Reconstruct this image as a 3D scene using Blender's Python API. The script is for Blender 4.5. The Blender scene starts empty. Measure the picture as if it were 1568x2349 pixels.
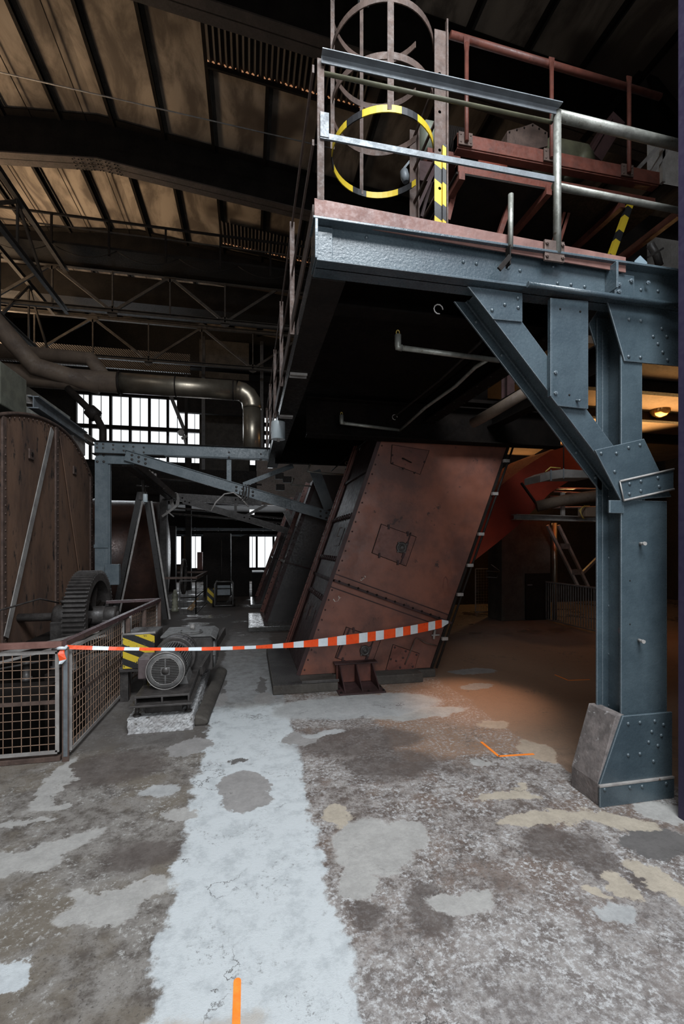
import bpy, math, random
from mathutils import Vector as V, Matrix
random.seed(7)
S = bpy.context.scene
C = S.collection
PI = math.pi
# ---------------------------------------------------------------- camera
H, FPX, SY, CY = 1.7, 1044.0, 1250.0, 784.0
YAW = math.radians(11.6)
cs, cc = math.sin(YAW), math.cos(YAW)
cam = bpy.data.objects.new('camera', bpy.data.cameras.new('camera'))
C.objects.link(cam); S.camera = cam
cam.location = (0, 0, H); cam.rotation_euler = (PI/2, 0, -YAW)
cam.data.sensor_fit = 'VERTICAL'; cam.data.sensor_height = 36; cam.data.sensor_width = 24
cam.data.lens = FPX/2349*36
cam.data.shift_y = (SY-1174.5)/2349
cam.data.clip_start = .05; cam.data.clip_end = 200
S.view_settings.view_transform = 'Standard'; S.view_settings.look = 'None'
S.view_settings.gamma = 1; S.view_settings.exposure = 0.0
S.view_settings.use_curve_mapping = False
# ---------------------------------------------------------------- world and lights
w = bpy.data.worlds.new('world'); S.world = w; w.use_nodes = True
w.node_tree.nodes['Background'].inputs[0].default_value = (.45, .30, .20, 1)
w.node_tree.nodes['Background'].inputs[1].default_value = .012
def area(name, loc, target, sx, sy, power, col):
    l = bpy.data.lights.new(name, 'AREA'); l.shape = 'RECTANGLE'; l.size = sx; l.size_y = sy
    l.energy = power; l.color = col
    o = bpy.data.objects.new(name, l); C.objects.link(o); o.location = loc
    o.rotation_euler = (V(target)-V(loc)).to_track_quat('-Z', 'Y').to_euler()
    return o
def spot(name, loc, target, power, col, ang=60, blend=.6, r=.05):
    l = bpy.data.lights.new(name, 'SPOT'); l.energy = power; l.color = col
    l.spot_size = math.radians(ang); l.spot_blend = blend; l.shadow_soft_size = r
    o = bpy.data.objects.new(name, l); C.objects.link(o); o.location = loc
    o.rotation_euler = (V(target)-V(loc)).to_track_quat('-Z', 'Y').to_euler()
    return o
def point(name, loc, power, col, r=.08):
    l = bpy.data.lights.new(name, 'POINT'); l.energy = power; l.color = col; l.shadow_soft_size = r
    o = bpy.data.objects.new(name, l); C.objects.link(o); o.location = loc
    return o
COOL = (.89, .95, 1.0); WARM = (1.0, .62, .30); SUNNY = (1.0, .74, .48)
area('gate_daylight', (.9, -3.8, 3.0), (.3, 2.5, 1.0), 4.0, 3.4, 200, COOL)
area('overhead_fill', (.7, -1.0, 7.4), (-.2, 1.6, 0), 3.4, 3.0, 860, COOL)  # added area lamp overhead, brightens the near floor; the roof has no opening here
o = area('clerestory_daylight_left', (-8.6, 14.6, 8.6), (-3.5, 14.4, 12), 7, 1.2, 400, SUNNY); o.data.spread = math.radians(120)
area('clerestory_daylight_front', (-8.4, 5.0, 8.0), (-1, 6, 11.0), 5, 2, 36, (.95, .93, .9))
area('window_daylight_far', (-4.9, 21.6, 6.9), (-3, 10, 2), 5.5, 3.0, 260, (.85, .93, 1))
area('window_daylight_low', (-1.0, 21.7, 1.5), (-1, 12, 0), 5.5, 1.6, 90, (.9, .95, 1))
spot('orange_work_lamp', (2.75, 5.4, 3.0), (2.42, 4.60, 0), 560, (1, .60, .38), 35, 1, .08)
point('sodium_lamp_hall', (6.0, 8.3, 3.4), 26, (1, .52, .16), .15)
point('sodium_lamp_gallery', (7.6, 12.0, 3.3), 120, (1, .55, .2), .2)
o = area('gallery_ceiling_fill', (7.6, 8.6, 3.3), (7.2, 8.4, 4.4), 3.5, 3.0, 190, (1, .58, .22)); o.data.spread = math.radians(110)  # added light aimed up to brighten the gallery ceiling, no fitting belongs to it
spot('red_duct_lamp', (4.9, 6.0, .8), (3.6, 7.9, 2.0), 16, (1, .55, .35), 60, 1, .1)
spot('floor_gallery_light', (6.2, 8.2, 3.6), (4.4, 7.6, 0), 28, (1, .85, .7), 80, .8, .2)
# ---------------------------------------------------------------- pixel helpers (measure real points on real planes)
def ray(px, py):
    u = (px-CY)/FPX; v = (SY-py)/FPX
    return u, v, cs+u*cc, cc-u*cs
def D(px, py, d):
    u, v, a, b = ray(px, py); return V((d*a, d*b, H+d*v))
def A(px, py, Y):
    u, v, a, b = ray(px, py); return D(px, py, Y/b)
def B(px, py, X):
    u, v, a, b = ray(px, py); return D(px, py, X/a)
def Fz(px, py, Z=0.0):
    u, v, a, b = ray(px, py); return D(px, py, (Z-H)/v)
# ---------------------------------------------------------------- mesh helpers
class M:
    def __init__(s): s.v = []; s.f = []; s.m = []; s.s = []
    def add(s, vs, fs, mi=0, sm=False):
        n = len(s.v); s.v += [V(p) for p in vs]
        for f in fs: s.f.append([i+n for i in f]); s.m.append(mi); s.s.append(sm)
        return s
    def prism(s, pts, vec, mi=0):
        n = len(pts); vec = V(vec); a = [V(p) for p in pts]
        fs = [list(range(n))[::-1], list(range(n, 2*n))] + [[i, (i+1) % n, (i+1) % n+n, i+n] for i in range(n)]
        return s.add(a+[p+vec for p in a], fs, mi)
    def box(s, x0, y0, z0, x1, y1, z1, mi=0):
        return s.prism([(x0, y0, z0), (x1, y0, z0), (x1, y1, z0), (x0, y1, z0)], (0, 0, z1-z0), mi)
    def frame(s, p, q, up=(0, 0, 1)):
        p, q = V(p), V(q); d = (q-p).normalized(); up = V(up)
        if abs(d.dot(up.normalized())) > .98: up = V((0, 1, 0)) if abs(d.y) < .9 else V((1, 0, 0))
        a = d.cross(up).normalized(); b = a.cross(d).normalized()
        return p, q, a, b
    def sweep(s, p, q, prof, up=(0, 0, 1), mi=0, sm=False):
        p, q, a, b = s.frame(p, q, up); n = len(prof)
        vs = [p+a*x+b*y for x, y in prof]+[q+a*x+b*y for x, y in prof]
        s.add(vs, [list(range(n)), list(range(n, 2*n))[::-1]], mi)
        m = len(s.v)-2*n
        for i in range(n):
            s.f.append([m+i, m+i+n, m+(i+1) % n+n, m+(i+1) % n]); s.m.append(mi); s.s.append(sm)
        return s
    def bar(s, p, q, w, h, up=(0, 0, 1), mi=0):
        return s.sweep(p, q, [(-w/2, -h/2), (w/2, -h/2), (w/2, h/2), (-w/2, h/2)], up, mi)
    def ib(s, p, q, h, w, tf=.015, tw=.012, up=(0, 0, 1), mi=0):
        a, b, t = w/2, h/2, tw/2
        return s.sweep(p, q, [(-a, -b), (a, -b), (a, -b+tf), (t, -b+tf), (t, b-tf), (a, b-tf), (a, b), (-a, b), (-a, b-tf), (-t, b-tf), (-t, -b+tf), (-a, -b+tf)], up, mi)
    def ch(s, p, q, h, w, t=.012, up=(0, 0, 1), side=1, mi=0):
        k = side; pr = [(0, -h/2), (w*k, -h/2), (w*k, -h/2+t), (t*k, -h/2+t), (t*k, h/2-t), (w*k, h/2-t), (w*k, h/2), (0, h/2)]
        return s.sweep(p, q, pr, up, mi)
    def ang(s, p, q, w, h, t=.008, up=(0, 0, 1), mi=0):
        sg = -1 if w < 0 else 1
        return s.sweep(p, q, [(0, 0), (w, 0), (w, t if h > 0 else -t), (sg*t, t if h > 0 else -t), (sg*t, h), (0, h)], up, mi)
    def tube(s, p, q, r, n=12, mi=0, r2=None):
        p, q, a, b = s.frame(p, q); r2 = r if r2 is None else r2
        c = [(math.cos(2*PI*i/n), math.sin(2*PI*i/n)) for i in range(n)]
        m = len(s.v); s.v += [p+(a*x+b*y)*r for x, y in c]+[q+(a*x+b*y)*r2 for x, y in c]
        for i in range(n): s.f.append([m+i, m+i+n, m+(i+1) % n+n, m+(i+1) % n]); s.m.append(mi); s.s.append(True)
        s.f.append([m+i for i in range(n)]); s.m.append(mi); s.s.append(False)
        s.f.append([m+n+i for i in range(n)][::-1]); s.m.append(mi); s.s.append(False)
        return s
    def path(s, pts, r, n=10, mi=0, closed=False, rs=None):
        pts = [V(p) for p in pts]; k = len(pts); m = len(s.v)
        b = None
        for i, p in enumerate(pts):
            if closed: t = (pts[(i+1) % k]-pts[i-1]).normalized()
            elif i == 0: t = (pts[1]-p).normalized()
            elif i == k-1: t = (p-pts[-2]).normalized()
            else: t = ((p-pts[i-1]).normalized()+(pts[i+1]-p).normalized()).normalized()
            if b is None:
                up = V((0, 0, 1)) if abs(t.z) < .9 else V((0, 1, 0))
                a = t.cross(up).normalized(); b = a.cross(t).normalized()
            else:
                a = t.cross(b).normalized(); b = a.cross(t).normalized()
            rr = rs[i] if rs else r
            for j in range(n):
                s.v.append(p+(a*math.cos(2*PI*j/n)+b*math.sin(2*PI*j/n))*rr)
        for i in range(k if closed else k-1):
            for j in range(n):
                i2 = (i+1) % k
                s.f.append([m+i*n+j, m+i2*n+j, m+i2*n+(j+1) % n, m+i*n+(j+1) % n]); s.m.append(mi); s.s.append(True)
        if not closed:
            s.f.append([m+j for j in range(n)]); s.m.append(mi); s.s.append(False)
            s.f.append([m+(k-1)*n+j for j in range(n)][::-1]); s.m.append(mi); s.s.append(False)
        return s
    def lathe(s, o, axis, prof, n=32, mi=0, sm=True):
        o = V(o); ax = V(axis).normalized(); p, q, a, b = s.frame(o, o+ax)
        m = len(s.v); k = len(prof)
        for t, r in prof:
            for j in range(n): s.v.append(o+ax*t+(a*math.cos(2*PI*j/n)+b*math.sin(2*PI*j/n))*max(r, .0005))
        for i in range(k-1):
            for j in range(n):
                s.f.append([m+i*n+j, m+(i+1)*n+j, m+(i+1)*n+(j+1) % n, m+i*n+(j+1) % n]); s.m.append(mi); s.s.append(sm)
        s.f.append([m+j for j in range(n)]); s.m.append(mi); s.s.append(False)
        s.f.append([m+(k-1)*n+j for j in range(n)][::-1]); s.m.append(mi); s.s.append(False)
        return s
    def ribbon(s, pts, wvec, t, mi=None):
        """flat strip along pts; wvec: width vector (or list), t: thickness vector"""
        pts = [V(p) for p in pts]; k = len(pts); t = V(t)
        ws = wvec if isinstance(wvec, list) else [V(wvec)]*k
        m = len(s.v)
        for p, wv in zip(pts, ws): wv = V(wv); s.v += [p-wv/2, p+wv/2, p+wv/2+t, p-wv/2+t]
        for i in range(k-1):
            for j in range(4):
                s.f.append([m+i*4+j, m+(i+1)*4+j, m+(i+1)*4+(j+1) % 4, m+i*4+(j+1) % 4]); s.m.append(mi[i] if mi else 0); s.s.append(False)
        s.f.append([m, m+1, m+2, m+3]); s.m.append(mi[0] if mi else 0); s.s.append(False)
        e = m+(k-1)*4; s.f.append([e+3, e+2, e+1, e]); s.m.append(mi[-1] if mi else 0); s.s.append(False)
        return s
    def build(s, name, mats, parent=None, bevel=0, origin=None):
        me = bpy.data.meshes.new(name)
        if origin is None:
            if parent is not None: origin = V(parent['_o'])
            else:
                xs = [p.x for p in s.v]; ys = [p.y for p in s.v]; zs = [p.z for p in s.v]
                origin = V(((min(xs)+max(xs))/2, (min(ys)+max(ys))/2, min(zs)))
        origin = V(origin)
        me.from_pydata([p-origin for p in s.v], [], s.f)
        mats = mats if isinstance(mats, (list, tuple)) else [mats]
        for mm in mats: me.materials.append(mm)
        me.polygons.foreach_set('material_index', s.m); me.polygons.foreach_set('use_smooth', s.s)
        me.update()
        import bmesh
        bm = bmesh.new(); bm.from_mesh(me); bmesh.ops.recalc_face_normals(bm, faces=bm.faces); bm.to_mesh(me); bm.free()
        o = bpy.data.objects.new(name, me); C.objects.link(o)
        if parent is not None: o.parent = parent
        else: o.location = origin
        o['_o'] = list(origin)
        if bevel:
            b = o.modifiers.new('bevel', 'BEVEL'); b.width = bevel; b.segments = 2; b.limit_method = 'ANGLE'; b.angle_limit = math.radians(40)
        return o
def tag(o, label=None, cat=None, group=None, kind=None):
    if label: o['label'] = label
    if cat: o['category'] = cat
    if group: o['group'] = group
    if kind: o['kind'] = kind
    return o
def thing(name, label, cat, loc, group=None):
    o = bpy.data.objects.new(name, None); C.objects.link(o); o.location = loc; o['_o'] = list(loc)
    o.empty_display_size = .2
    return tag(o, label, cat, group)
def struct(name, m, mt, parent=None, bevel=0, origin=None):
    o = m.build(name, mt, parent, bevel, origin)
    if parent is None: o['kind'] = 'structure'
    return o
def copy_tree(o, parent=None):
    c = o.copy(); C.objects.link(c); c.parent = parent
    for ch in list(o.children): copy_tree(ch, c)
    return c
_dome = {}
def rivets(parent, pts, nrm, r=.011, mt=None, name='rivet', hexa=False):
    key = (r, mt.name, hexa)
    if key not in _dome:
        m = M()
        if hexa: m.lathe((0, 0, 0), (0, 0, 1), [(0, r), (r*.75, r), (r*.8, r*.85)], 6, sm=False); m.lathe((0, 0, r*.8), (0, 0, 1), [(0, r*.5), (r*.35, r*.5)], 8)
        else: m.lathe((0, 0, 0), (0, 0, 1), [(0, r), (r*.35, r*.92), (r*.62, r*.65), (r*.75, r*.3), (r*.78, 0)], 10)
        me = bpy.data.meshes.new(name); me.from_pydata([tuple(p) for p in m.v], [], m.f); me.materials.append(mt)
        me.polygons.foreach_set('use_smooth', m.s); me.update(); _dome[key] = me
    q = V(nrm).to_track_quat('Z', 'Y').to_euler(); o0 = V(parent['_o'])
    for p in pts:
        o = bpy.data.objects.new(name, _dome[key]); C.objects.link(o); o.parent = parent
        o.location = V(p)-o0; o.rotation_euler = q
def domes(m, pts, nrm, r, n=8):
    for p in pts: m.lathe(p, nrm, [(0, r), (r*.5, r*.85), (r*.8, r*.3)], n)
    return m
def rrow(par, pts, nrm, r, mt): rivets(par, pts, nrm, r, mt)
def lerp(a, b, t): return V(a)*(1-t)+V(b)*t
def line(a, b, n): return [lerp(a, b, i/(n-1)) for i in range(n)]
# ---------------------------------------------------------------- materials
class NT:
    def __init__(s, name):
        s.mat = bpy.data.materials.new(name); s.mat.use_nodes = True
        s.t = s.mat.node_tree; s.t.nodes.clear()
        s.out = s.n('ShaderNodeOutputMaterial'); s.b = s.n('ShaderNodeBsdfPrincipled')
        s.l(s.b.outputs[0], s.out.inputs[0])
        s.co = s.n('ShaderNodeTexCoord').outputs['Object']
    def n(s, ty, **k):
        o = s.t.nodes.new(ty)
        for a, b in k.items(): setattr(o, a, b)
        return o
    def l(s, a, b): s.t.links.new(a, b)
    def set(s, inp, v):
        if hasattr(v, 'links'): s.l(v, inp)
        else: inp.default_value = v
    def noise(s, scale, detail=6, rough=.6, vec=None, dist=0):
        o = s.n('ShaderNodeTexNoise'); s.l(vec if vec else s.co, o.inputs['Vector'])
        o.inputs['Scale'].default_value = scale; o.inputs['Detail'].default_value = detail; o.inputs['Roughness'].default_value = rough
        o.inputs['Distortion'].default_value = dist
        return o.outputs['Fac']
    def ramp(s, fac, lo, hi, a=0., b=1.):
        o = s.n('ShaderNodeMapRange'); o.interpolation_type = 'SMOOTHSTEP'
        s.set(o.inputs['Value'], fac); o.inputs['From Min'].default_value = lo; o.inputs['From Max'].default_value = hi
        o.inputs['To Min'].default_value = a; o.inputs['To Max'].default_value = b
        return o.outputs[0]
    def mix(s, fac, a, b, mode='MIX'):
        o = s.n('ShaderNodeMix', data_type='RGBA', blend_type=mode)
        s.set(o.inputs[0], fac); s.set(o.inputs[6], a if hasattr(a, 'links') else (*a, 1) if len(a) == 3 else a)
        s.set(o.inputs[7], b if hasattr(b, 'links') else (*b, 1) if len(b) == 3 else b)
        return o.outputs[2]
    def math(s, op, a, b=0.0):
        o = s.n('ShaderNodeMath', operation=op); s.set(o.inputs[0], a); s.set(o.inputs[1], b); return o.outputs[0]
    def vmath(s, op, a, b=None, scale=None):
        o = s.n('ShaderNodeVectorMath', operation=op); s.set(o.inputs[0], a)
        if b is not None: s.set(o.inputs[1], b)
        if scale is not None: o.inputs['Scale'].default_value = scale
        return o.outputs['Value' if op in ('LENGTH', 'DOT_PRODUCT') else 'Vector']
    def bump(s, h, strength, dist=.01, prev=None):
        o = s.n('ShaderNodeBump'); s.set(o.inputs['Height'], h); o.inputs['Strength'].default_value = strength; o.inputs['Distance'].default_value = dist
        if prev: s.l(prev, o.inputs['Normal'])
        return o.outputs[0]
    def done(s, col, rough=.6, metal=0, nrm=None, spec=None, coat=None):
        s.set(s.b.inputs['Base Color'], col if hasattr(col, 'links') else (*col, 1)); s.set(s.b.inputs['Roughness'], rough); s.set(s.b.inputs['Metallic'], metal)
        if nrm: s.l(nrm, s.b.inputs['Normal'])
        if spec is not None: s.b.inputs['Specular IOR Level'].default_value = spec
        if coat: s.b.inputs['Coat Weight'].default_value = coat
        return s.mat
def edge_wear(mt, col2, rad=.006, thr=.06):
    nt = mt.node_tree; b = [n for n in nt.nodes if n.type == 'BSDF_PRINCIPLED'][0]; src = b.inputs['Base Color'].links[0].from_socket
    bv = nt.nodes.new('ShaderNodeBevel'); bv.samples = 4; bv.inputs['Radius'].default_value = rad; ge = nt.nodes.new('ShaderNodeNewGeometry')
    dp_ = nt.nodes.new('ShaderNodeVectorMath'); dp_.operation = 'DOT_PRODUCT'; nt.links.new(bv.outputs[0], dp_.inputs[0]); nt.links.new(ge.outputs['Normal'], dp_.inputs[1])
    mr = nt.nodes.new('ShaderNodeMapRange'); nt.links.new(dp_.outputs['Value'], mr.inputs[0]); mr.inputs['From Min'].default_value = 1-thr*.3; mr.inputs['From Max'].default_value = 1-thr; mr.inputs['To Max'].default_value = .75
    mx = nt.nodes.new('ShaderNodeMix'); mx.data_type = 'RGBA'; nt.links.new(mr.outputs[0], mx.inputs[0]); nt.links.new(src, mx.inputs[6]); mx.inputs[7].default_value = (*col2, 1); nt.links.new(mx.outputs[2], b.inputs['Base Color'])
def pm(name, c1, c2, sc=6, rough=.6, metal=0, bump=.3, bsc=60, c3=None, t3=.62, s3=25, stretch=None, spec=None, rv=.15, coat=None, lo=.35, hi=.65):
    t = NT(name); vec = t.co
    if stretch:
        vec = t.vmath('MULTIPLY', t.co, stretch)
    n1 = t.noise(sc, 8, .65, vec)
    col = t.mix(t.ramp(n1, lo, hi), c1, c2)
    n2 = t.noise(s3, 5, .7, vec)
    if c3: col = t.mix(t.ramp(n2, t3, t3+.06), col, c3)
    nr = t.bump(t.noise(bsc, 4, .6), bump, .004) if bump else None
    r = t.ramp(n2, .3, .7, max(0, rough-rv), min(1, rough+rv))
    return t.done(col, r, metal, nr, spec, coat)
BLUE = pm('blue_grey_gloss_paint', (.040, .058, .070), (.062, .086, .100), 3, .30, 0, .55, 55, (.26, .30, .33), .705, 75, rv=.1, coat=.3)
edge_wear(BLUE, (.24, .28, .31))
BLUE2 = pm('grey_blue_old_paint', (.085, .11, .125), (.13, .155, .17), 4, .45, 0, .5, 35, (.05, .03, .02), .68, 30)
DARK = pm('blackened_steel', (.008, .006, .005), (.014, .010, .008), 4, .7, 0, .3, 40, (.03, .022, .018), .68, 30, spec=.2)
SHADEB = pm('shade_black_steel', (.004, .003, .0025), (.007, .005, .004), 4, .8, 0, .3, 40, spec=.08)  # deep shade under the platform put into a near-black steel colour
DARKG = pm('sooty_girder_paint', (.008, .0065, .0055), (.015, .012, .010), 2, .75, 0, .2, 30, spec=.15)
TRUSS = pm('dusty_truss_steel', (.030, .023, .018), (.055, .043, .033), 5, .7, 0, .2, 30)
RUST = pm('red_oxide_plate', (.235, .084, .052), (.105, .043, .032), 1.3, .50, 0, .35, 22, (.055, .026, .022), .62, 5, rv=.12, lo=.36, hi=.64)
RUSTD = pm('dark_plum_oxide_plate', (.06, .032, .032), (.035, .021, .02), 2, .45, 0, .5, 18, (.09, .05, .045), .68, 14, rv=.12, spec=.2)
RUSTB = pm('brown_weathered_sheet', (.185, .105, .068), (.09, .052, .037), 2.2, .75, 0, .4, 25, (.022, .015, .012), .58, 9, stretch=(1, 1, .35))
RUSTT = pm('rusty_strap_steel', (.11, .07, .055), (.06, .038, .03), 8, .7, 0, .5, 60)
REDP = pm('oxide_red_paint', (.17, .055, .038), (.105, .036, .026), 6, .5, 0, .3, 50, (.05, .025, .02), .64, 20)
KICK = pm('scuffed_red_toe_plate', (.21, .105, .085), (.14, .065, .052), 5, .6, 0, .4, 50, (.4, .36, .33), .70, 28)
DUCTRED = pm('bright_red_duct_paint', (.23, .024, .010), (.17, .018, .008), 2, .55, 0, .1, 30)
GALV = pm('pale_painted_rail', (.165, .185, .20), (.115, .125, .135), 7, .5, .1, .3, 60, (.12, .09, .06), .66, 30)
PIPEG = pm('galvanised_pipe', (.30, .30, .27), (.19, .19, .165), 8, .45, .5, .3, 60, (.12, .10, .07), .62, 30)
SHINY = pm('shiny_lagging_sheet', (.34, .30, .24), (.24, .205, .16), 3, .36, .85, .08, 14, rv=.05)
DUSTP = pm('dusty_brown_pipe', (.12, .085, .06), (.075, .052, .038), 3, .75, 0, .2, 30)
STEELL = pm('pale_grey_steel', (.33, .31, .29), (.22, .20, .19), 6, .55, 0, .3, 40, (.12, .08, .06), .64, 20)
IRON = pm('greasy_cast_iron', (.038, .033, .031), (.070, .062, .058), 9, .5, .2, .5, 40, (.16, .15, .14), .66, 40)
IRON2 = pm('worn_motor_grey', (.17, .165, .16), (.10, .095, .092), 12, .5, .2, .5, 60, (.28, .28, .28), .64, 50)
OLIVE = pm('greenish_concrete', (.15, .15, .115), (.10, .10, .078), 4, .8, 0, .4, 30)
CONC = pm('weathered_concrete', (.34, .33, .32), (.24, .23, .22), 6, .85, 0, .8, 25, (.5, .5, .5), .62, 30)
CONCD = pm('sooty_concrete', (.075, .065, .055), (.045, .038, .032), 3, .85, 0, .5, 25, (.13, .11, .09), .64, 20)
WALLM = pm('dark_hall_wall', (.010, .008, .006), (.018, .014, .011), 1.5, .85, 0, .3, 20)
WALLB = pm('brown_plaster_wall', (.20, .14, .10), (.13, .095, .07), 1, .85, 0, .3, 20)
edge_wear(IRON, (.15, .14, .135), .005)
PURPLE = pm('dark_violet_panel_paint', (.022, .017, .045), (.030, .020, .050), 2, .6, 0, .1, 40)
GREENP = pm('grey_green_paint', (.23, .25, .20), (.16, .175, .14), 5, .5, 0, .2, 40)
DRUMG = pm('olive_drum_paint', (.13, .125, .075), (.085, .08, .05), 5, .6, 0, .3, 40)
WHITEL = pm('pale_grey_lamp_enamel', (.48, .53, .55), (.40, .45, .47), 5, .4, 0, 0, 40)
ORANGE = pm('orange_marking_paint', (.95, .26, .03), (.85, .20, .02), 20, .6, 0, .3, 80)
CHALK = pm('white_chalk', (.65, .6, .55), (.5, .45, .4), 20, .9, 0, 0)
TAPER = pm('red_tape_film', (.90, .10, .022), (.80, .075, .018), 9, .35, 0, .1, 20)
TAPEW = pm('white_tape_film', (.70, .75, .78), (.60, .66, .70), 9, .35, 0, .1, 20)
WOODP = pm('pale_cut_wood', (.50, .33, .18), (.38, .24, .12), 9, .8, 0, .2)
BRASS = pm('yellow_insulated_cable', (.50, .36, .08), (.40, .28, .06), 9, .5, 0, 0)
CHECK = None
def m_emit(name, col, st):
    t = NT(name); t.b.inputs['Base Color'].default_value = (.8, .8, .8, 1)
    t.b.inputs['Emission Color'].default_value = (*col, 1); t.b.inputs['Emission Strength'].default_value = st
    t.b.inputs['Roughness'].default_value = .3
    return t.mat
PANE = m_emit('daylit_frosted_glass', (.93, .97, 1), 1.25)
BULB = m_emit('glowing_sodium_bulb', (1, .55, .2), 14)
SKYL = m_emit('daylit_gap_glow', (1, .42, .16), .35)
PANEB = m_emit('pale_blue_daylit_glass', (.45, .68, .85), .45)
def m_haz(name, dirv, freq, y=(.62, .44, .03), k=(.018, .018, .02), off=0.0, wear=.64, th=.5):
    t = NT(name); d = t.vmath('DOT_PRODUCT', t.co, dirv)
    f = t.math('FRACT', t.math('ADD', t.math('MULTIPLY', d, freq), off)); s = t.math('GREATER_THAN', f, th)
    c = t.mix(s, y, k); c = t.mix(t.ramp(t.noise(28, 5, .7), wear, wear+.06), c, (.05, .045, .04))
    return t.done(c, .5, 0, t.bump(t.noise(60, 3), .2, .003))
def m_check():
    t = NT('checker_plate'); w1 = t.n('ShaderNodeTexWave'); w1.inputs['Scale'].default_value = 16; t.l(t.vmath('MULTIPLY', t.co, (1, 1, 0)), w1.inputs['Vector'])
    w1.bands_direction = 'DIAGONAL'; v2 = t.vmath('MULTIPLY', t.co, (-1, 1, 0)); w2 = t.n('ShaderNodeTexWave'); w2.inputs['Scale'].default_value = 16; w2.bands_direction = 'DIAGONAL'; t.l(v2, w2.inputs['Vector'])
    h = t.math('MAXIMUM', w1.outputs['Fac'], w2.outputs['Fac'])
    return t.done(t.mix(t.ramp(t.noise(5), .4, .6), (.06, .055, .052), (.035, .03, .03)), .5, .2, t.bump(h, .5, .01))
CHECK = m_check()
def m_slats(name, c1, c2, dirv, freq, bump=.6):
    t = NT(name); d = t.vmath('DOT_PRODUCT', t.co, dirv); s = t.math('SINE', t.math('MULTIPLY', d, freq*6.283))
    c = t.mix(t.ramp(t.noise(2, 6), .35, .65), c1, c2)
    return t.done(c, .7, 0, t.bump(s, bump, .02))
def m_roof():
    t = NT('stained_roof_slabs')
    v = t.vmath('MULTIPLY', t.co, (1.0, .35, 1))
    n = t.noise(1.3, 8, .6, v, .6); n2 = t.noise(.5, 3, .5)
    c = t.mix(t.ramp(n, .38, .62), (.11, .085, .066), (.32, .26, .205))
    c = t.mix(t.ramp(n2, .52, .68), c, (.075, .055, .042))
    return t.done(c, .85, 0, t.bump(t.noise(30, 4), .3, .01))
ROOF = m_roof()
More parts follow.
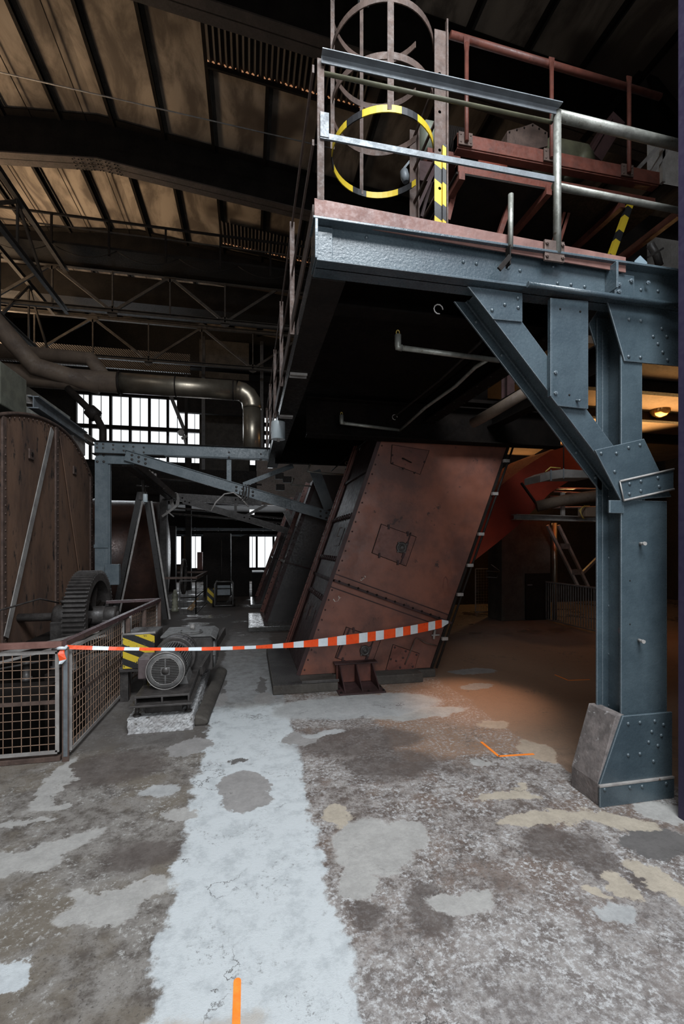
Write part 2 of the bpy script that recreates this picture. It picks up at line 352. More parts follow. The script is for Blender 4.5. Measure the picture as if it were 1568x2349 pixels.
# ---- floor: worn concrete with a pale strip and many filled patches
def patch(px, py, rx, ry, c, soft=.10, rot=0.0):
    p = Fz(px, py); d = FPX*H/(py-SY)
    return (p.x, p.y, rx*d/FPX, ry*d*d/(FPX*H), c, soft, rot)
G1 = (.36, .345, .325); G2 = (.28, .27, .26); BG = (.40, .345, .275); DK = (.085, .07, .062); DK2 = (.13, .12, .115)
def long_patch(a, b, hw, c, soft=.10):
    p, q = Fz(*a), Fz(*b); m_ = (p+q)/2; d = (m_.x*cs+m_.y*cc); v = q-p
    flat = abs(a[0]-b[0]) > abs(a[1]-b[1])
    return (m_.x, m_.y, v.length/2, hw*d*d/(FPX*H)*.9 if flat else hw*d/FPX, c, soft, math.atan2(v.y, v.x))
WB = (.46, .48, .49)
PATCH = [
 patch(260, 1760, 120, 40, (.10, .09, .085), .6), patch(330, 1960, 90, 40, (.10, .088, .078), .7), patch(820, 1700, 150, 32, (.075, .062, .056), .5), patch(900, 1750, 120, 34, (.10, .085, .078), .7),
 patch(1280, 1935, 95, 36, (.085, .062, .052), .35), patch(1360, 1975, 60, 34, (.09, .068, .06), .4), patch(1485, 2015, 45, 26, (.09, .085, .09), .4), patch(985, 2080, 60, 60, (.14, .11, .095), .6), patch(840, 2100, 40, 40, (.12, .105, .095), .6), patch(1500, 1930, 90, 30, (.16, .165, .17), .5),
 long_patch((165, 1742), (80, 1865), 27, G1), long_patch((70, 1858), (155, 1848), 10, G1), patch(30, 1895, 80, 8, (.30, .32, .33)),
 long_patch((-20, 2005), (235, 1905), 30, G1), long_patch((0, 1960), (120, 1990), 30, G1), long_patch((110, 2110), (400, 2030), 36, G1), long_patch((160, 2050), (300, 2120), 34, G1), long_patch((-20, 2280), (60, 2195), 50, WB),
 patch(365, 1818, 42, 15, (.38, .38, .37)), patch(365, 1815, 18, 5, (.22, .21, .2)), long_patch((370, 1872), (465, 1855), 13, G1), long_patch((400, 1735), (470, 1690), 22, (.27, .255, .245)),
 patch(563, 1810, 60, 46, (.27, .26, .25), .05), patch(541, 1746, 20, 5, DK2), patch(605, 1600, 22, 12, (.22, .21, .20), .05), patch(602, 1574, 9, 24, (.12, .11, .105), .05), patch(504, 1606, 19, 15, (.25, .24, .23), .05), patch(508, 1579, 9, 22, (.13, .12, .115), .05),
 patch(850, 1940, 92, 66, (.36, .345, .335)), patch(930, 1915, 55, 36, (.32, .30, .29)), patch(820, 2020, 40, 36, (.34, .33, .32)), patch(772, 1872, 30, 22, (.44, .40, .32), .06), long_patch((650, 1690), (725, 1700), 20, (.27, .26, .255)), patch(1060, 2065, 80, 28, (.36, .35, .345), .2),
 long_patch((1088, 1826), (1235, 1826), 9, BG, .08), long_patch((1185, 1795), (1205, 1830), 18, BG), long_patch((1138, 1884), (1345, 1872), 14, BG, .06), long_patch((1320, 1862), (1505, 1900), 20, (.38, .33, .265), .06), patch(1510, 1862, 50, 26, (.32, .34, .36)),
 long_patch((1205, 1700), (1262, 1748), 17, (.38, .29, .21), .06), patch(1130, 1662, 40, 8, (.36, .29, .23)), patch(1100, 1750, 26, 6, (.33, .33, .33), .2),
 long_patch((1390, 2000), (1455, 2060), 24, BG, .07), long_patch((1338, 2032), (1398, 2055), 12, BG, .07), long_patch((1440, 1970), (1590, 2075), 30, BG, .08), patch(1410, 2095, 45, 26, (.37, .36, .345), .15),
 patch(820, 1618, 190, 26, (.36, .37, .38), .15), patch(960, 1635, 120, 12, (.33, .33, .33), .15), patch(740, 1682, 50, 6, (.42, .42, .42), .2),
 patch(1255, 1460, 90, 22, (.15, .125, .10), .3), patch(1080, 1540, 60, 7, (.27, .21, .16), .2), patch(1090, 1575, 40, 6, (.27, .21, .16), .2), patch(1010, 1462, 60, 8, (.12, .10, .085), .3),
]
def m_floor():
    t = NT('worn_concrete_floor')
    sx = t.n('ShaderNodeSeparateXYZ'); t.l(t.co, sx.inputs[0]); X, Y = sx.outputs[0], sx.outputs[1]
    wn = t.n('ShaderNodeTexNoise'); t.l(t.co, wn.inputs['Vector']); wn.inputs['Scale'].default_value = 4; wn.inputs['Detail'].default_value = 7; wn.inputs['Roughness'].default_value = .65
    wn2 = t.n('ShaderNodeTexNoise'); t.l(t.co, wn2.inputs['Vector']); wn2.inputs['Scale'].default_value = 21; wn2.inputs['Detail'].default_value = 6; wn2.inputs['Roughness'].default_value = .75
    off = t.vmath('ADD', t.vmath('SCALE', t.vmath('SUBTRACT', wn.outputs['Color'], (.5, .5, .5)), scale=.30), t.vmath('SCALE', t.vmath('SUBTRACT', wn2.outputs['Color'], (.5, .5, .5)), scale=.10))
    P = t.vmath('MULTIPLY', t.vmath('ADD', t.co, off), (1, 1, 0))
    sp = t.n('ShaderNodeSeparateXYZ'); t.l(P, sp.inputs[0]); WX, WY = sp.outputs[0], sp.outputs[1]
    vor = t.n('ShaderNodeTexVoronoi'); t.l(t.co, vor.inputs['Vector']); vor.inputs['Scale'].default_value = 70
    fine = t.noise(34, 12, .82); med = t.noise(7, 12, .78); big = t.noise(1.6, 6, .6); grain = t.noise(190, 3, .6)
    # left dirty floor
    clus = t.noise(2.6, 10, .7); grit = t.noise(60, 10, .8)
    left = t.mix(t.ramp(med, .38, .58), (.085, .070, .060), (.235, .215, .195))
    left = t.mix(t.ramp(big, .47, .60, 0, .8), left, (.155, .128, .098))
    left = t.mix(t.math('MULTIPLY', t.ramp(fine, .52, .60), t.ramp(clus, .44, .56)), left, (.42, .41, .39))
    left = t.mix(t.math('MULTIPLY', t.ramp(grit, .54, .62), t.ramp(clus, .56, .44)), left, (.055, .045, .038))
    right = t.mix(t.ramp(med, .42, .58), (.105, .080, .068), (.30, .27, .25))
    right = t.mix(t.math('MULTIPLY', t.ramp(t.noise(2.2, 8, .7), .50, .60), t.ramp(Y, 1.6, 2.6, .55, .9)), right, (.15, .105, .082))
    right = t.mix(t.math('MULTIPLY', t.ramp(fine, .49, .58), t.ramp(clus, .38, .56)), right, (.50, .49, .485))
    right = t.mix(t.math('MULTIPLY', t.ramp(grit, .52, .60), t.ramp(clus, .62, .42)), right, (.075, .06, .055))
    right = t.mix(t.ramp(Y, 2.4, 1.1, 0, .45), right, t.mix(t.ramp(fine, .42, .6), (.22, .205, .20), (.50, .49, .485)))
    col = t.mix(t.ramp(WX, .2, .3), left, right)
    # smooth brown floor at the right and far away
    brown = t.mix(t.ramp(med, .35, .65), (.24, .155, .105), (.16, .105, .075))
    brown = t.mix(t.ramp(fine, .54, .66), brown, (.30, .22, .16))
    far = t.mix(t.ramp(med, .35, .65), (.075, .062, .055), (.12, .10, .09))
    mr = t.math('MULTIPLY', t.ramp(WX, 2.33, 2.38), t.ramp(WY, 2.62, 2.72))
    col = t.mix(mr, col, brown)
    mo = t.math('MULTIPLY', t.math('MULTIPLY', t.ramp(WX, 1.15, 1.25), t.ramp(WY, 3.3, 3.45)), t.ramp(fine, .66, .42))
    col = t.mix(mo, col, (.26, .16, .105))
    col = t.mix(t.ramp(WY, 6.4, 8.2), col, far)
    lm = t.math('MULTIPLY', t.ramp(WX, .36, .30), t.ramp(WY, 5.6, 4.4, 1, 0))
    dl = t.math('MULTIPLY', t.math('MULTIPLY', t.ramp(WX, -.30, -.36), t.ramp(WY, 3.9, 4.2)), .75)
    col = t.mix(dl, col, (.085, .075, .07))
    # light strip down the aisle
    ax = t.math('ABSOLUTE', t.math('SUBTRACT', WX, .01))
    sm = t.math('MULTIPLY', t.ramp(ax, .395, .355), t.ramp(WY, 5.1, 4.75))
    white = t.mix(t.ramp(med, .36, .54), (.41, .43, .44), (.53, .552, .56))
    white = t.mix(t.math('MULTIPLY', t.ramp(fine, .52, .62), t.ramp(t.noise(3.4, 6, .6), .50, .60)), white, (.24, .24, .24))
    white = t.mix(t.ramp(grit, .64, .70), white, (.24, .23, .23))
    col = t.mix(sm, col, white)
    sg = t.math('MULTIPLY', t.math('MULTIPLY', t.ramp(ax, .40, .34), t.ramp(WY, 4.85, 5.15)), t.ramp(WY, 10, 7.0))
    grey = t.mix(t.ramp(med, .36, .62), (.20, .195, .19), (.31, .31, .31))
    col = t.mix(sg, col, grey)
    # beige smear at the foot of the strip
    bt = t.math('MULTIPLY', t.math('MULTIPLY', t.ramp(WX, .10, .02), t.ramp(ax, .42, .38)), t.ramp(WY, 1.72, 1.66))
    col = t.mix(t.math('MULTIPLY', bt, .7), col, (.42, .37, .32))
    med01 = t.ramp(t.math('ADD', t.math('MULTIPLY', med, .6), t.math('MULTIPLY', fine, .4)), .38, .62)
    PAL = [((.088, .070, .062), .5), ((.12, .11, .105), .1), ((.27, .255, .245), .08), (G1, .08), ((.37, .37, .365), .15), ((.37, .29, .22), .08), (BG, .08), (WB, .08)]
    groups = {}
    for (x, y, rx, ry, c, soft, rot) in PATCH:
        k = min(range(len(PAL)), key=lambda q: sum((a-b)**2 for a, b in zip(PAL[q][0], c))+(.01 if (soft > .25) != (PAL[q][1] > .25) else 0))
        groups.setdefault(k, []).append((x, y, rx, ry, rot))
    for k in sorted(groups):
        c, soft = PAL[k]; dm = None
        for (x, y, rx, ry, rot) in groups[k]:
            mp_ = t.n('ShaderNodeMapping', vector_type='TEXTURE'); t.l(P, mp_.inputs['Vector']); mp_.inputs['Location'].default_value = (x, y, 0); mp_.inputs['Rotation'].default_value = (0, 0, rot); mp_.inputs['Scale'].default_value = (rx, ry, 1)
            d = t.vmath('LENGTH', mp_.outputs[0]); dm = d if dm is None else t.math('MINIMUM', dm, d)
        if k > 2: col = t.mix(t.ramp(dm, 1.13, 1.02, 0, .4), col, tuple(min(.6, q*1.3) for q in c))
        col = t.mix(t.ramp(dm, 1+soft*.5, 1-soft*.5, 0, 1 if soft < .2 else .8), col, t.mix(med01, tuple(q*.84 for q in c), tuple(q*1.16 for q in c)))
    # cracks
    cv = t.n('ShaderNodeTexVoronoi', feature='DISTANCE_TO_EDGE'); t.l(t.vmath('ADD', P, t.vmath('SCALE', t.vmath('SUBTRACT', wn.outputs['Color'], (.5, .5, .5)), scale=.5)), cv.inputs['Vector']); cv.inputs['Scale'].default_value = 1.1
    col = t.mix(t.math('MULTIPLY', t.ramp(cv.outputs['Distance'], .010, .0), t.ramp(t.noise(2, 2), .5, .6)), col, (.08, .07, .065))
    h = t.math('ADD', t.math('MULTIPLY', med, .6), t.math('ADD', t.math('MULTIPLY', fine, .5), t.math('MULTIPLY', grain, .15)))
    wet = t.math('MULTIPLY', t.ramp(t.noise(1.2, 5, .6), .54, .62), t.ramp(Y, 6.5, 9))
    rough = t.mix(wet, (.72, .72, .72), (.16, .16, .16))
    return t.done(col, rough, 0, t.bump(h, .55, .02), .4)
FLOOR = m_floor()
# ================================================================ SETTING
m = M(); PX0, PX1, PY0, PY1 = -3.0, -1.50, 4.02, 8.3     # open machine pit behind the mesh fence
m.box(-10, -5, -.3, 13, PY0, 0); m.box(-10, PY1, -.3, 13, 22.3, 0); m.box(-10, PY0, -.3, PX0, PY1, 0); m.box(PX1, PY0, -.3, 13, PY1, 0)
struct('floor', m, FLOOR, origin=(0, 0, 0))
m = M(); m.box(PX0-.1, PY0-.1, -1.5, PX1+.1, PY1+.1, -1.4); m.box(PX0-.1, PY0, -1.4, PX0, PY1, -.3); m.box(PX1, PY0, -1.4, PX1+.1, PY1, -.3); m.box(PX0, PY0-.1, -1.4, PX1, PY0, -.3); m.box(PX0, PY1, -1.4, PX1, PY1+.1, -.3)
struct('floor_pit', m, CONCD)
RX = -3.57
def rz(x, z0): return z0-.1*abs(x-RX)
m = M()
for x0, x1 in ((-10, RX), (RX, 13)):
    m.prism([(x0, -5, rz(x0, 12.1)), (x1, -5, rz(x1, 12.1)), (x1, -5, rz(x1, 12.35)), (x0, -5, rz(x0, 12.35))], (0, 27.3, 0))
ceil = struct('ceiling', m, ROOF, origin=(RX, 8, 12.1))
k = 0
for x in [-8.05, -6.85, -5.65, -4.45, -3.25, -2.07, -.87, .40, 1.6, 2.8, 4.0, 5.2, 6.4, 7.6, 8.8, 10]:
    m = M(); z = rz(x, 12.1); m.box(x-.035, -5, z-.11, x+.035, 22, z+.02)
    struct('purlin', m, DARKG, ceil)
    m = M(); m.box(x+.585, -5, z-.022, x+.598, 22, z+.0)
    struct('joint_strip', m, DARKG, ceil)
    m = M(); m.box(x+.045, -5, z-.025, x+.13, 22, z+.01); struct('mortar_edge', m, CONCD, ceil)
# corrugated skylight strips
CORR = m_slats('corrugated_sheet', (.05, .036, .028), (.03, .022, .018), (1, 0, 0), 8)
def skylight(x0, x1, y0, y1, lab):
    z = rz(x0, 12.03)-.05; m = M(); n = int((x1-x0)*9)
    o = thing('corrugated_roof_light', lab, 'roof light', (x0, y0, z-.1))
    zz = lambda x: rz(x, 12.02)
    pts = []
    for i in range(n*2+1):
        x = x0+(x1-x0)*i/(n*2); pts.append((x, zz(x)-.04-(.05 if i % 2 else 0)))
    vs = [(x, y0, q) for x, q in pts]+[(x, y1, q) for x, q in pts]; L = len(pts)
    m.add(vs, [[i, i+1, i+1+L, i+L] for i in range(L-1)]); m.build('corrugated_sheet', CORR, o)
    e = M(); e.prism([(x0, y1-.03, zz(x0)-.16), (x1, y1-.03, zz(x1)-.16), (x1, y1-.03, zz(x1)-.03), (x0, y1-.03, zz(x0)-.03)], (0, .05, 0)); e.build('frame', DARKG, o)
    g = M()
    rd_ = random.Random(3)
    for i in range(0, L-2, 2):
        if rd_.random() < .75: g.box(pts[i][0], y1-.06, pts[i][1]-.02-.02*rd_.random(), pts[i+2][0], y1-.04, pts[i][1]-.005)
    g.build('daylight_gap', SKYL, o)
skylight(-.83, 2.5, 8.3, 9.8, 'corrugated strip in the roof beside the near girder, orange daylight along its lower edge')
skylight(-.83, 3.2, 14.5, 15.6, 'corrugated strip in the warm lit roof bay behind the near girder')
BFL = pm('girder_flange_brown', (.075, .055, .045), (.05, .038, .03), 3, .7)
# roof girders
for i, (y, lab) in enumerate(((8.0, 'dark roof girder crossing the top of the picture, nearest of the three'), (12.1, 'deep dark roof girder with riveted bottom flange in mid roof'), (16.2, 'dark roof girder above the crane bridge, farthest one'))):
    o = thing('roof_girder', lab, 'girder', (RX, y, 11))
    m = M(); wv = .012
    for x0, x1 in ((-9.9, RX), (RX, 12.9)):
        m.prism([(x0, y-wv, rz(x0, 11.0)), (x1, y-wv, rz(x1, 11.0)), (x1, y-wv, rz(x1, 12.08)), (x0, y-wv, rz(x0, 12.08))], (0, 2*wv, 0))
    m.build('web', DARKG, o)
    for z0, t, nm in ((11.0, .03, 'bottom_flange'), (12.03, .03, 'top_flange')):
        m = M()
        for x0, x1 in ((-9.9, RX), (RX, 12.9)):
            m.prism([(x0, y-.19, rz(x0, z0)), (x1, y-.19, rz(x1, z0)), (x1, y-.19, rz(x1, z0+t)), (x0, y-.19, rz(x0, z0+t))], (0, .38, 0))
        m.build(nm, BFL if nm[0] == 'b' else DARKG, o)
    if i == 1:
        m = M(); pts = [(RX+.1*j-.55+.03*(j % 2), y-.15+.10*kk, rz(RX+.1*j-.55, 10.985)) for j in range(11) for kk in range(4)]
        rrow(o, pts, (0, 0, -1), .018, DARKG)
# walls
EMW = WALLM
m = M()
m.box(-10, 22, 8.4, 13, 22.3, 12.2); m.box(-10, 22, 2.14, 13, 22.3, 5.44); m.box(-10, 22, 0, 13, 22.3, .57)
m.box(-10, 22, .57, -3.36, 22.3, 2.14); m.box(-2.08, 22, .57, -.06, 22.3, 2.14); m.box(2.3, 22, .57, 13, 22.3, 2.14)
m.box(-10, 22, 5.44, -7.5, 22.3, 8.4); m.box(-2.06, 22, 5.44, .0, 22.3, 8.4); m.box(2.2, 22, 5.44, 13, 22.3, 8.4)
struct('wall_far', m, EMW)
struct('wall_left', M().box(-10.2, -5, 0, -9.9, 22.3, 12.2), WALLB)
struct('wall_right', M().box(12.9, -5, 0, 13.2, 22.3, 12.2), WALLM)
wl = struct('wall_panel', M().box(2.625, -1.6, 0, 2.70, 2.36, 7.2), PURPLE); wl.name = 'wall_right_near'
m = M().box(-2.15, 21.2, 5.0, .02, 21.99, 10.9); struct('wall_pier', m, CONCD).name = 'wall_far_pier'
def window(nm, x0, x1, z0, z1, xs, zs, thin=True, bar=.10, sub=True):
    m = M()
    m.box(x0-.06, 21.93, z0-.06, x1+.06, 22.05, z0+.03); m.box(x0-.06, 21.93, z1-.03, x1+.06, 22.05, z1+.06)
    for x in [x0, x1]+xs: m.box(x-bar/2, 21.9, z0, x+bar/2, 22.05, z1)
    for z in zs: m.box(x0, 21.88, z-.11, x1, 22.05, z+.06)
    fr = struct(nm, m, DARK)
    q = [x0]+xs+[x1]; zz = [z0]+zs+[z1]
    for i in range(len(q)-1):
        for j in range(len(zz)-1):
            struct('pane', M().box(q[i]+bar/2, 22.08, zz[j], q[i+1]-bar/2, 22.1, zz[j+1]), PANE, fr)
            if sub: c = (q[i]+q[i+1])/2; struct('glazing_bar', M().box(c-.012, 22.03, zz[j], c+.012, 22.07, zz[j+1]), DARK, fr)
window('window_1', -7.45, -2.08, 5.45, 8.38, [-6.85, -6.02, -5.21, -4.40, -3.61, -2.81], [6.98])
window('window_2', -3.33, -2.98, .78, 2.12, [], [], sub=False)
window('window_3', -2.72, -2.1, .6, 2.12, [], [])
window('window_4', -.03, 2.2, .6, 2.12, [.38, 1.17], [])
m = M(); window('window_5', .02, 2.2, 5.45, 8.38, [.36, .70, 1.05, 1.4, 1.8], [5.85, 6.25, 6.65, 7.05, 7.45, 7.9], sub=False)
# ================================================================ FRONT COLUMN (riveted, blue grey)
YF, YB = 2.6, 2.79
def plate(m, px, Y=YF, t=.014): return m.prism([A(x, y, Y) for x, y in px], (0, t, 0))
col = thing('steel_column', 'big blue-grey riveted steel column with a splayed foot, right of picture', 'column', (2.5, 2.68, 0))
m = M(); m.box(2.434, YF, .40, 2.80, YF+.014, 2.0); m.build('front_flange', BLUE, col, .003)
m = M(); m.box(2.40, YB-.014, .42, 2.80, YB, 2.05); m.box(2.40, YB-.014, 2.05, 2.60, YB, 3.3); m.build('rear_flange', BLUE, col, .003)
m = M(); m.box(2.488, YF+.012, .42, 2.500, YB-.012, 3.3); m.build('web', BLUE, col, .002)
m = M(); m.box(2.434, YF, 2.0, 2.60, YF+.014, 3.3); m.build('upper_flange', BLUE, col, .003)
m = M(); m.box(2.497, YB-.026, .44, 2.506, YB-.014, 3.2); m.box(2.44, YB-.02, .44, 2.50, YB-.012, 3.2); m.build('angle_strip', BLUE, col, .002)
# foot
m = M(); ft = [A(1428, 1643, 2.56), (2.80, 2.56, A(1428, 1643, 2.56).z), (2.80, 2.56, 0), A(1375, 1856, 2.56), A(1375, 1800, 2.56)]
ft[3].z = 0
m.prism(ft, (0, .02, 0)); m.build('foot_gusset', BLUE, col, .004)
zt = ft[0].z; zm = ft[4].z; xt = ft[0].x; xb = ft[4].x
m = M(); m.prism([(xt-.04, 2.575, zt), (xb-.004, 2.575, zm), (xb-.004, 2.575, 0), (xb+.05, 2.575, 0), (xb+.05, 2.575, zm), (xt+.03, 2.575, zt)], (0, .245, 0)); m.build('sloping_cover', pm('flaking_foot_cover', (.20, .17, .16), (.11, .095, .09), 12, .7, 0, 1.0, 30, (.34, .32, .31), .62, 22), col, .004)
m = M(); m.box(xb-.012, 2.545, 0, 2.80, 2.560, zm-.005); m.build('toe_plate', BLUE, col, .004)
m = M(); m.prism([(xb-.014, 2.542, zm-.012), (2.8, 2.542, zm-.012), (2.8, 2.542, zm+.004), (xb-.014, 2.542, zm+.004)], (0, .018, 0)); m.build('weld_bead', STEELL, col, .003)
rivets(col, [A(x, y, 2.56) for x, y in ((1440, 1660), (1467, 1657), (1501, 1654), (1521, 1662), (1494, 1678), (1516, 1687), (1487, 1702), (1508, 1710), (1440, 1732), (1467, 1729), (1498, 1746))], (0, -1, 0), .0125, BLUE)
rivets(col, [A(x, y, 2.545) for x, y in ((1386, 1811), (1444, 1806), (1472, 1804), (1527, 1797))], (0, -1, 0), .0125, BLUE)
rivets(col, [A(x, y, YF) for x, y in ((1444, 1332), (1444, 1432))], (0, -1, 0), .005, DARK, 'bolt_hole')
rivets(col, [A(1397, y, YB-.02) for y in (1280, 1390, 1500, 1618, 1104, 1138)]+[A(1397, y, YB-.02) for y in (758, 840)], (0, -1, 0), .0125, BLUE)
m = M()
for y, xx in ((1247, 1467), (1468, 1464)):
    p = A(xx, y, YF); m.tube(p, p+V((-.015, -.05, 0)), .010); 
    m.tube(p+V((-.014, -.045, 0)), p+V((-.016, -.058, 0)), .013, 8)
m.build('stud_bolt', STEELL, col)
m = M(); p = A(1424, 1163, YF); m.box(p.x-.10, YF-.012, p.z-.085/2, p.x+.012, YF+.004, p.z+.085/2); m.build('splice_plate', BLUE, col, .004)
# gusset where brace meets column
g = M(); plate(g, [(1364, 1032), (1477, 1006), (1512, 1080), (1540, 1140), (1424, 1148)], YF-.014); g.build('brace_gusset', BLUE, col, .004)
g = M(); plate(g, [(1421, 1104), (1545, 1076), (1545, 1122), (1430, 1148)], YF-.026); g.build('stiffener_band', BLUE, col, .006)
g = M(); g.tube(A(1421, 1104, YF-.03), A(1545, 1076, YF-.03), .007, 8); g.tube(A(1430, 1148, YF-.03), A(1545, 1122, YF-.03), .007, 8); g.tube(A(1421, 1104, YF-.03), A(1430, 1148, YF-.03), .004, 8); g.build('weld_bead', STEELL, col)
rivets(col, [A(x, y, YF-.014) for x, y in ((1378, 1040), (1413, 1040), (1441, 1027), (1467, 1021), (1409, 1082))], (0, -1, 0), .0125, BLUE)
rivets(col, [A(x, y, YF-.026) for x, y in ((1443, 1110), (1469, 1104), (1508, 1096), (1443, 1133), (1469, 1126), (1511, 1116))], (0, -1, 0), .0125, BLUE)
# head gusset
g = M(); plate(g, [(1392, 690), (1560, 715), (1560, 840), (1432, 828)], YF-.014); g.build('head_gusset', BLUE, col, .004)
rivets(col, [A(x, y, YF-.014) for x, y in ((1442, 733), (1469, 736), (1517, 754), (1497, 772), (1528, 772), (1508, 789), (1519, 808), (1441, 818), (1468, 820), (1530, 826))], (0, -1, 0), .0125, BLUE)
g = M(); g.prism([A(1350, 742, YB), A(1385, 690, YB), A(1395, 690, YB), A(1395, 850, YB), A(1383, 850, YB)], (0, .012, 0)); g.build('rear_gusset', BLUE, col, .003)
# ---- diagonal brace
br = thing('diagonal_brace', 'blue-grey diagonal brace rising left from the column to the platform beam', 'brace', tuple(A(1400, 1090, 2.69)))
L0, L1 = A(1074, 657, YF), A(1424, 1118, YF); R0, R1 = A(1141, 662, YF), A(1470, 1108, YF)
m = M(); m.prism([L0, R0, R1, L1], (0, .014, 0)); m.build('front_flange', BLUE, br, .003)
dx = V((-.012, 0, 0))
m = M(); m.prism([L0+V((0, .176, 0))+dx, R0+V((0, .176, 0)), R1+V((0, .176, 0)), L1+V((0, .176, 0))+dx], (0, .014, 0)); m.build('rear_flange', BLUE, br, .003)
mid0 = lerp(L0, R0, .42); mid1 = lerp(L1, R1, .42)
m = M(); q = V((.012, 0, .009)); m.add([mid0+V((0, .014, 0)), mid1+V((0, .014, 0)), mid1+V((0, .176, 0)), mid0+V((0, .176, 0)), mid0+V((0, .014, 0))+q, mid1+V((0, .014, 0))+q, mid1+V((0, .176, 0))+q, mid0+V((0, .176, 0))+q], [[0, 1, 2, 3], [7, 6, 5, 4], [0, 4, 5, 1], [1, 5, 6, 2], [2, 6, 7, 3], [3, 7, 4, 0]]); m.build('web', BLUE, br)
m = M(); e0 = lerp(L0, R0, .36)+V((0, .166, 0)); e1 = lerp(L1, R1, .36)+V((0, .166, 0)); m.bar(e0, e1, .012, .02); m.build('angle_strip', BLUE, br)
f0 = lerp(L0, R0, .18)+V((0, .176, 0)); f1 = lerp(L1, R1, .18)+V((0, .176, 0))
rivets(br, [lerp(f0, f1, t) for t in (.1, .27, .79, .93)], (0, -1, 0), .0125, BLUE)
g = M(); plate(g, [(1072, 656), (1198, 672), (1198, 738), (1131, 732)], YF-.014); g.build('top_gusset', BLUE, br, .004)
rivets(br, [A(x, y, YF-.014) for x, y in ((1128, 712), (1157, 699), (1187, 684), (1188, 706))], (0, -1, 0), .0125, BLUE)
# ---- vertical hanging plate
hp = thing('hanging_plate', 'blue-grey vertical flat plate bolted over the diagonal brace, below the beam', 'plate', tuple(A(1306, 937, YF-.03)))
g = M(); plate(g, [(1262, 683), (1349, 690), (1349, 938), (1280, 931), (1262, 908)], YF-.032, .016); g.build('plate', BLUE, hp, .004)
g = M(); plate(g, [(1262, 683), (1266, 683), (1266, 908), (1262, 908)], YF-.034, .03); g.build('edge_strip', BLUE, hp, .002)
rivets(hp, [A(x, y, YF-.032) for x, y in ((1273, 855), (1273, 902))], (0, -1, 0), .012, BLUE, 'bolt', True)
rivets(hp, [A(x, y, YF-.032) for x, y in ((1284, 709), (1330, 715), (1305, 906))], (0, -1, 0), .007, DARK, 'bolt_hole')
g = M(); p = A(1321, 918, YF-.032); g.tube(p, p+V((.008, -.03, -.012)), .008, 8); g.build('bent_peg', BLUE, hp)
# ================================================================ PLATFORM
ZP0, ZP1 = 3.30, 3.55; XL = .375
bm_ = thing('platform_edge_beam', 'blue-grey steel edge beam along the front of the raised platform', 'beam', (1.6, 2.6, ZP0))
m = M(); m.box(XL, 2.60, ZP0, 3.0, 2.612, ZP1); m.build('web', BLUE, bm_, .002)
m = M(); m.box(XL, 2.53, ZP0, 3.0, 2.70, ZP0+.014); m.build('bottom_flange', BLUE, bm_, .003)
m = M(); m.box(XL-.02, 2.53, ZP1-.014, 3.0, 2.70, ZP1); m.build('top_flange', BLUE, bm_, .003)
m = M(); m.box(XL-.01, 2.53, ZP0+.014, XL+.008, 2.70, ZP1-.014); m.box(XL, 2.585, ZP0+.02, XL+.10, 2.60, ZP1-.02); m.build('end_plate', BLUE, bm_, .003)
rivets(bm_, [A(x, y, 2.60) for x, y in ((757, 549), (757, 581))], (0, -1, 0), .015, BLUE, 'bolt', True)
rivets(bm_, [A(x, y, 2.60) for x, y in ((840, 545), (1010, 573), (1062, 601), (1092, 605), (1165, 615), (1192, 621), (1268, 612), (1278, 650), (1309, 653), (1340, 658), (1436, 664), (1469, 665), (1508, 668))], (0, -1, 0), .012, BLUE)
m = M(); p = A(1388, 640, 2.60); m.box(p.x-.005, 2.50, ZP0+.05, p.x+.01, 2.60, ZP1-.03); m.box(p.x+.05, 2.575, ZP0+.02, p.x+.2, 2.60, ZP1-.06); m.build('stiffener_lug', BLUE, bm_, .003)
rivets(bm_, [A(x, y, 2.575) for x, y in ((1418, 654), (1418, 670), (1446, 645), (1484, 650))], (0, -1, 0), .014, BLUE, 'bolt', True)
m = M(); p = A(1155, 610, 2.53); m.bar(p+V((-.05, -.03, -.045)), p+V((.03, -.02, .05)), .03, .012, (0, 1, 0)); m.bar(p+V((.03, 0, .0)), p+V((.03, 0, .12)), .008, .05); m.build('beam_clamp', DARK, bm_, .002)
m = M(); m.tube(A(1210, 652, 2.50), A(1560, 702, 2.50), .017, 12)
tag(m.build('conduit_pipe', BLUE), 'blue-grey round pipe running along the bottom of the platform edge beam', 'pipe')
# toe plate
m = M(); m.prism([(XL-.01, 2.555, 3.545), A(1435, 625, 2.555), A(1435, 590, 2.555), (XL-.01, 2.555, 3.665)], (0, .010, 0))
tag(m.build('toe_board', KICK, bevel=.002), 'scuffed red-brown toe board along the front edge of the platform', 'toe board')
# deck and longitudinal beams
dk = thing('platform_deck', 'dark underside of the raised steel platform over the aisle', 'platform', (2, 6, 3.4))
m = M(); m.box(XL+.05, 2.70, 3.50, 2.32, 9.0, 3.54); m.build('deck_plate', SHADEB, dk); m = M(); m.box(2.33, 5.3, 3.50, 4.1, 9.0, 3.54); m.build('deck_plate', SHADEB, dk)
m = M(); m.ch((XL+.02, 2.70, 3.425), (XL+.02, 9.6, 3.425), .25, .10, .012, side=1); m.build('side_channel', BLUE, dk)
m = M(); m.box(XL-.005, 2.70, 3.292, XL+.20, 9.5, 3.304); m.build('bottom_strip', DARK, dk)
m = M(); m.ib((XL+.1, 3.05, 3.40), (2.3, 3.05, 3.40), .2, .14); m.build('cross_joist', SHADEB, dk); m = M(); m.ib((XL+.3, 5.40, 3.22), (4.1, 5.40, 3.22), .44, .2); m.build('cross_joist', SHADEB, dk); m = M(); m.ib((XL+.1, 8.4, 3.35), (4.1, 8.4, 3.35), .3, .14); m.build('cross_joist', SHADEB, dk)
